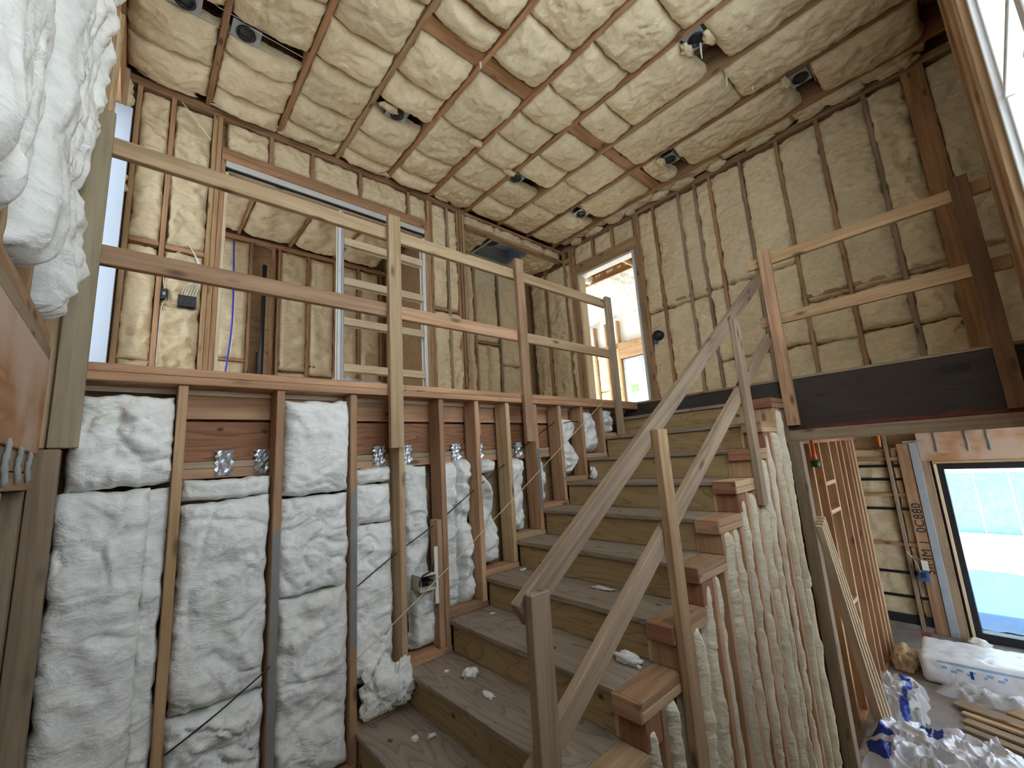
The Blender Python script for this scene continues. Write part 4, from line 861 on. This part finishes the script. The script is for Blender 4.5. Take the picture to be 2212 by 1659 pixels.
for y in (0.52, 0.24, 0.06):
    tube('sealant_bead', wall_lower_far, 'caulk', [(XL - 0.012, y + 0.004 * math.sin(8 * q), 0.0 - 0.25 * q) for q in np.linspace(0, 1, 7)], [0.012, 0.015, 0.012, 0.016, 0.013, 0.016, 0.01], 8)
for a, b_ in ((0.92, 1.003), (1.05, 1.445), (1.605, 1.895), (1.945, 2.245)):
    batt(wall_lower_far, 'batt', (7.85, a, -2.38), Y_, Z_, NX, b_ - a, 2.2, 0.04, res=0.03, lump=0.02)
for z in (-0.43, -0.61, -1.0, -1.82, -2.12):
    for a, b_ in ((0.92, 1.004), (1.046, 1.449), (1.6, 1.899)): box('wall_strap', wall_lower_far, 'black', 7.79, 7.80, a, b_, z, z + 0.035)
for z in (-0.34, -0.82, -1.46):
    for a, b_ in ((0.917, 1.004), (1.046, 1.449), (1.6, 1.899)): box('blocking', wall_lower_far, 'fir', 7.77, 7.88, a, b_, z, z + 0.045)
for a, b_ in ((0.917, 1.004), (1.046, 1.449), (1.6, 2.2)): box('base_membrane', wall_lower_far, 'dkgrey', 7.785, 7.82, a, b_, -2.44, -2.33); box('curb', wall_lower_far, 'concrete', 7.76, 7.88, a, b_, ZL, -2.44)
o = mesh('chalk_mark', floor_lower, 'redpen', [(7.4, 1.02, ZL + 0.002), (7.7, 1.05, ZL + 0.002), (7.72, 0.96, ZL + 0.002), (7.45, 0.93, ZL + 0.002)], [[0, 3, 2, 1]])
e6 = thing('outlet_box', (7.74, 0.92, -1.85), 'blue outlet box with a hanging white tag on the lower back wall post', 'electrical box')
box('box_body', e6, 'bluebox', 7.68, 7.745, 0.86, 0.96, -1.86, -1.73); box('cover', e6, 'dkgrey', 7.675, 7.679, 0.885, 0.94, -1.82, -1.75); box('tag', e6, 'wirew', 7.66, 7.664, 0.84, 0.905, -1.72, -1.60)
tube('tag_wire', e6, 'yellow', smoothpath([(7.68, 0.93, -1.75), (7.66, 0.96, -1.62), (7.67, 1.02, -1.5), (7.69, 1.0, -1.55), (7.665, 0.89, -1.61)]), 0.004, 5)
door_2 = tag(box('door_2', None, 'blackframe', 7.76, 7.90, SY0 + 0.06, SY1 - 0.002, SZ0 - 0.02, SZ0 + 0.075), kind='structure')
box('frame', door_2, 'blackframe', 7.76, 7.9, SY0 + 0.06, SY1 - 0.002, SZ1 - 0.07, SZ1 - 0.002); box('frame', door_2, 'blackframe', 7.77, 7.9, 0.505, SY1 - 0.002, SZ0 + 0.076, SZ1 - 0.071); box('frame', door_2, 'blackframe', 7.76, 7.9, SY0 + 0.001, SY0 + 0.059, SZ0, SZ1)
box('pane', door_2, 'glassb', 7.83, 7.836, SY0 + 0.06, 0.504, SZ0 + 0.076, SZ1 - 0.071)
box('sticker', door_2, 'stickerfilm', 7.822, 7.828, -0.16, 0.12, -1.65, -1.42)

# leaning trim boards
for i in range(4):
    q = beam('trim_board', None, 'cream', (5.14 - i * 0.055, 1.045 + 0.01 * i, ZL + 0.016), (4.12 - i * 0.05, 1.03 - 0.004 * i, -0.60 - 0.015 * i), (0, 1, 0), 0.07, 0.018)
    tag(q, ['cream trim board leaning on the side wall, outermost of four', 'second cream trim board of the leaning stack', 'third cream trim board of the leaning stack', 'cream trim board closest to the stair side wall in the leaning stack'][i], 'board', 'trim boards leaning below the landing')
# wrapped bundle
def pillow(name, c, r, p, mats, maskfn=None, amp=0.01, seed=1, nu=60, nv=36, rotz=0.0):
    u = np.linspace(-math.pi, math.pi, nu + 1)[:-1]; v = np.linspace(-math.pi / 2, math.pi / 2, nv)
    U, V = np.meshgrid(u, v, indexing='ij'); sg = lambda w, e: np.sign(w) * np.abs(w) ** e
    P = np.stack([sg(np.cos(V), p) * sg(np.cos(U), p), sg(np.cos(V), p) * sg(np.sin(U), p), sg(np.sin(V), p)], -1) * np.array(r)
    d = P / (np.linalg.norm(P, axis=-1)[..., None] + 1e-6)
    P = P + d * (amp * (pn(P * 9 + seed) + 0.6 * pn(P * 21 + seed)))[..., None]
    ids = np.arange(nu * nv).reshape(nu, nv); fs, mi = [], []
    for i in range(nu):
        for j in range(nv - 1):
            k = (i + 1) % nu; fs.append([int(ids[i, j]), int(ids[k, j]), int(ids[k, j + 1]), int(ids[i, j + 1])])
            cc = (P[i, j] + P[k, j + 1]) / 2; mi.append(maskfn(cc) if maskfn else 0)
    ca, sa = math.cos(rotz), math.sin(rotz); P = P.reshape(-1, 3); P = np.stack([P[:, 0] * ca - P[:, 1] * sa, P[:, 0] * sa + P[:, 1] * ca, P[:, 2]], -1)
    return mesh(name, None, mats, P + np.array(c), fs, True, mi, origin=c)
def bm_(c):
    x, y, z = c
    if x < -0.1:
        if 0.05 < y < 0.40 and -0.02 < z < 0.05: return 0
        if (0.18 < y < 0.30 and 0.02 < z < 0.09) and not (0.20 < y < 0.28 and 0.035 < z < 0.075): return 1
        if -0.30 < y < 0.5 and 0.095 < z < 0.115: return 2
        if -0.5 < y < 0.45 and -0.085 < z < -0.075: return 1
    return 0
def roundbox(name, c, r, rad, n, mats, maskfn, amp, seed, rotz):
    vs, fs, mi = [], [], []; key = {}; r = np.array(r)
    def vid(p):
        q = tuple(np.round(p, 5))
        if q not in key: key[q] = len(vs); vs.append(q)
        return key[q]
    for ax in range(3):
        a, b_ = [q for q in range(3) if q != ax]; na, nb_ = max(4, int(n * r[a])), max(4, int(n * r[b_]))
        for sg in (-1, 1):
            for i in range(na):
                for j in range(nb_):
                    quad = []
                    for di, dj in ((0, 0), (1, 0), (1, 1), (0, 1)):
                        p = np.zeros(3); p[ax] = sg * r[ax]; p[a] = (2 * (i + di) / na - 1) * r[a]; p[b_] = (2 * (j + dj) / nb_ - 1) * r[b_]; quad.append(vid(p))
                    if (sg > 0) != (ax != 1): quad = quad[::-1]
                    fs.append(quad); mi.append(maskfn(np.mean([vs[q] for q in quad], 0)))
    P = np.array(vs); inner = np.clip(P, -(r - rad), r - rad); d = P - inner; L = np.linalg.norm(d, axis=1)[:, None]; P = inner + d / np.maximum(L, 1e-6) * np.minimum(L, rad)
    d = P - inner; d = d / np.maximum(np.linalg.norm(d, axis=1)[:, None], 1e-6)
    P = P + d * (amp * (pn(P * 7 + seed) + 0.7 * pn(P * np.array([26, 11, 20]) + seed) - np.exp(-(pn(P * 6 + seed * 2) / 0.07) ** 2)))[:, None]
    ca, sa = math.cos(rotz), math.sin(rotz); P = np.stack([P[:, 0] * ca - P[:, 1] * sa, P[:, 0] * sa + P[:, 1] * ca, P[:, 2]], -1)
    return mesh(name, None, mats, P + np.array(c), fs, True, mi, origin=c)
def bm_(c):
    x, y, z = c
    if x < -0.2:
        if 0.16 < y < 0.30 and -0.02 < z < 0.065 and not (0.175 < y < 0.285 and -0.005 < z < 0.05): return 1
        if -0.60 < y < 0.52 and 0.085 < z < 0.105: return 2
        if 0.05 < y < 0.5 and 0.0 < z < 0.06 and math.sin(y * 60 + z * 90) > 0.4: return 2
        if -0.62 < y < 0.5 and -0.085 < z < -0.075: return 1
    return 0
tag(roundbox('wrapped_bundle', (6.55, 0.27, ZL + 0.138), (0.30, 0.66, 0.132), 0.05, 90, ['bundle', 'print', 'lightprint'], bm_, 0.007, 3, 0.05), 'long white plastic-wrapped insulation bundle with blue print on the slab', 'bundle')
def crumple(name, corners, nu, nv, hf, mats, mask=None, seed=1, amp=0.05):
    c = [np.array(p, float) for p in corners]; s, t = np.meshgrid(np.linspace(0, 1, nu), np.linspace(0, 1, nv), indexing='ij')
    XY = ((1 - s) * (1 - t))[..., None] * c[0] + (s * (1 - t))[..., None] * c[1] + (s * t)[..., None] * c[2] + ((1 - s) * t)[..., None] * c[3]
    Q = np.concatenate([XY, np.full(s.shape + (1,), seed * 1.7)], -1); wq = Q + 0.08 * np.stack([pn(Q * 6), pn(Q * 6 + 9), 0 * s], -1)
    e = np.clip(np.minimum(np.minimum(s, 1 - s), np.minimum(t, 1 - t)) * 7, 0, 1)
    ridg = lambda k, o: 1 - np.abs(pn(wq * k + o)) * 2.2
    z = hf(s, t) * e + amp * e * (0.8 * ridg(5, 3) + 0.55 * ridg(11, 7) + 0.25 * ridg(23, 1)) + 0.012 + 0.02 * ridg(9, 5) * (1 - e)
    XY = XY + 0.035 * np.stack([pn(Q * 7 + 2), pn(Q * 7 + 8)], -1)
    P = np.concatenate([XY, (ZL + np.maximum(z, 0.003))[..., None]], -1); ids = np.arange(nu * nv).reshape(nu, nv)
    fs, mi = [], []
    for i in range(nu - 1):
        for j in range(nv - 1):
            fs.append([int(ids[i, j]), int(ids[i + 1, j]), int(ids[i + 1, j + 1]), int(ids[i, j + 1])]); mi.append(mask(i / (nu - 1), j / (nv - 1)) if mask else 0)
    return mesh(name, None, mats, P.reshape(-1, 3), fs, True, mi)
tag(crumple('plastic_bag', [(5.15, 1.09), (5.25, 0.80), (5.95, 0.86), (5.92, 1.20)], 60, 80, lambda s, t: 0.09 + 0 * s, ['film', 'print'], lambda s, t: 1 if 0.52 < s + 0.05 * math.sin(t * 9) < 0.68 and t < 0.85 else 0, 3, 0.06), 'clear crumpled plastic bag with a wide blue stripe on the slab', 'plastic bag')
def pm(s, t):
    if 0.06 < t < 0.20 and 0.10 < s < 0.62 and not (0.36 < s < 0.42): return 1
    if (t - 0.46) ** 2 / 0.008 + (s - 0.83) ** 2 / 0.010 < 1 and not abs((t - 0.46) - 1.2 * (s - 0.83)) < 0.016: return 1
    if 0.63 < t < 0.69 and 0.84 < s < 0.91: return 1
    return 0
tag(crumple('plastic_wrap_pile', [(4.30, 1.15), (4.98, 1.16), (5.30, 0.30), (4.55, 0.05)], 110, 130, lambda s, t: 0.07 + 0.03 * np.sin(s * 3) - 0.02 * t, ['plast', 'print'], pm, 8, 0.065), 'large crumpled heap of white plastic wrap with blue printing on the slab', 'plastic wrap')
tag(crumple('plastic_sheet', [(5.98, 0.80), (6.18, 0.78), (6.18, 0.15), (5.96, 0.15)], 40, 60, lambda s, t: 0.05 + 0 * s, ['film'], None, 12, 0.05), 'clear plastic sheet in front of the wrapped bundle', 'plastic sheet')
tag(clump('insulation_clump', None, 'batt', (6.50, 1.07, ZL), (0.19, 0.11, 0.13), 50, 4, 0.3, 0.6), 'insulation lump on the slab below the lower back wall', 'insulation')
tag(clump('insulation_clump', None, 'battw', (7.6, 0.55, ZL), (0.07, 0.11, 0.05), 53, 3, 0.3, 0.6), 'small pale insulation lump at the foot of the sliding door jamb', 'insulation')
for i, (a, b_, w, l) in enumerate([((5.88, 0.66, 0.03), (5.70, 0.22, 0.05), 0.13, 'pale wood offcut on the slab behind the plastic heap, farthest one'), ((5.72, 0.62, 0.02), (5.60, 0.18, 0.03), 0.06, 'narrow wood offcut crossing the slab behind the plastic heap'),
        ((5.60, 0.60, 0.015), (5.44, 0.10, 0.02), 0.09, 'grey wood offcut lying next to the plastic heap'), ((5.46, 0.60, 0.012), (5.30, 0.12, 0.015), 0.08, 'wood offcut nearest to the plastic heap'), ((5.95, 0.32, 0.04), (5.75, 0.0, 0.06), 0.12, 'short wood offcut at the right edge of the slab')]):
    q = beam('wood_offcut', None, ['grey', 'pale', 'grey', 'grey', 'pale'][i], (a[0], a[1], ZL + a[2]), (b_[0], b_[1], ZL + b_[2]), (1, 0, 0), w, 0.022); tag(q, l, 'wood offcut', 'wood offcuts on the slab')

tag(clump('plastic_bag', None, 'plast', (1.95, 4.95, ZF), (0.5, 0.2, 0.36), 61, 4, 0.25, 0.6), 'white plastic bag behind the slats of the pocket door frame', 'plastic bag')
# ------------------------------------------------------------------ outside
tag(crumple('ground_shade', [(8.2, -3.0), (11.5, -3.0), (11.5, 2.4), (8.2, 2.4)], 40, 50, lambda s, t: -0.08 + 0 * s, ['shade_sheet'], None, 5, 0.03), 'added blue sheet for the shaded yard outside the sliding door', 'shade_sheet')  # added sheet that paints the shaded ground by the door
tag(box('ground_outside', None, 'ground', 7.95, 60, -30, 30, -2.75, -2.62), kind='structure')
fence = thing('yard_fence', (17, -1, -2.62), 'pale blue-green yard fence seen through the sliding door glass', 'fence')
for i in range(14): box('fence_board', fence, 'hedge', 16.5, 16.56, -5 + i * 0.62, -5 + i * 0.62 + 0.6, -2.62, -1.1)
box('fence_cap', fence, 'ext', 16.45, 16.62, -5.0, 3.7, -1.08, -0.95)
nb = thing('neighbour_house', (30, 0, -2.62), 'white neighbouring house far beyond the sliding door', 'building')
box('wall', nb, 'ext', 30, 36, -8, 8, -2.62, 2.5); box('roof', nb, 'concrete', 29.6, 36.5, -8.4, 8.4, 2.51, 2.8)
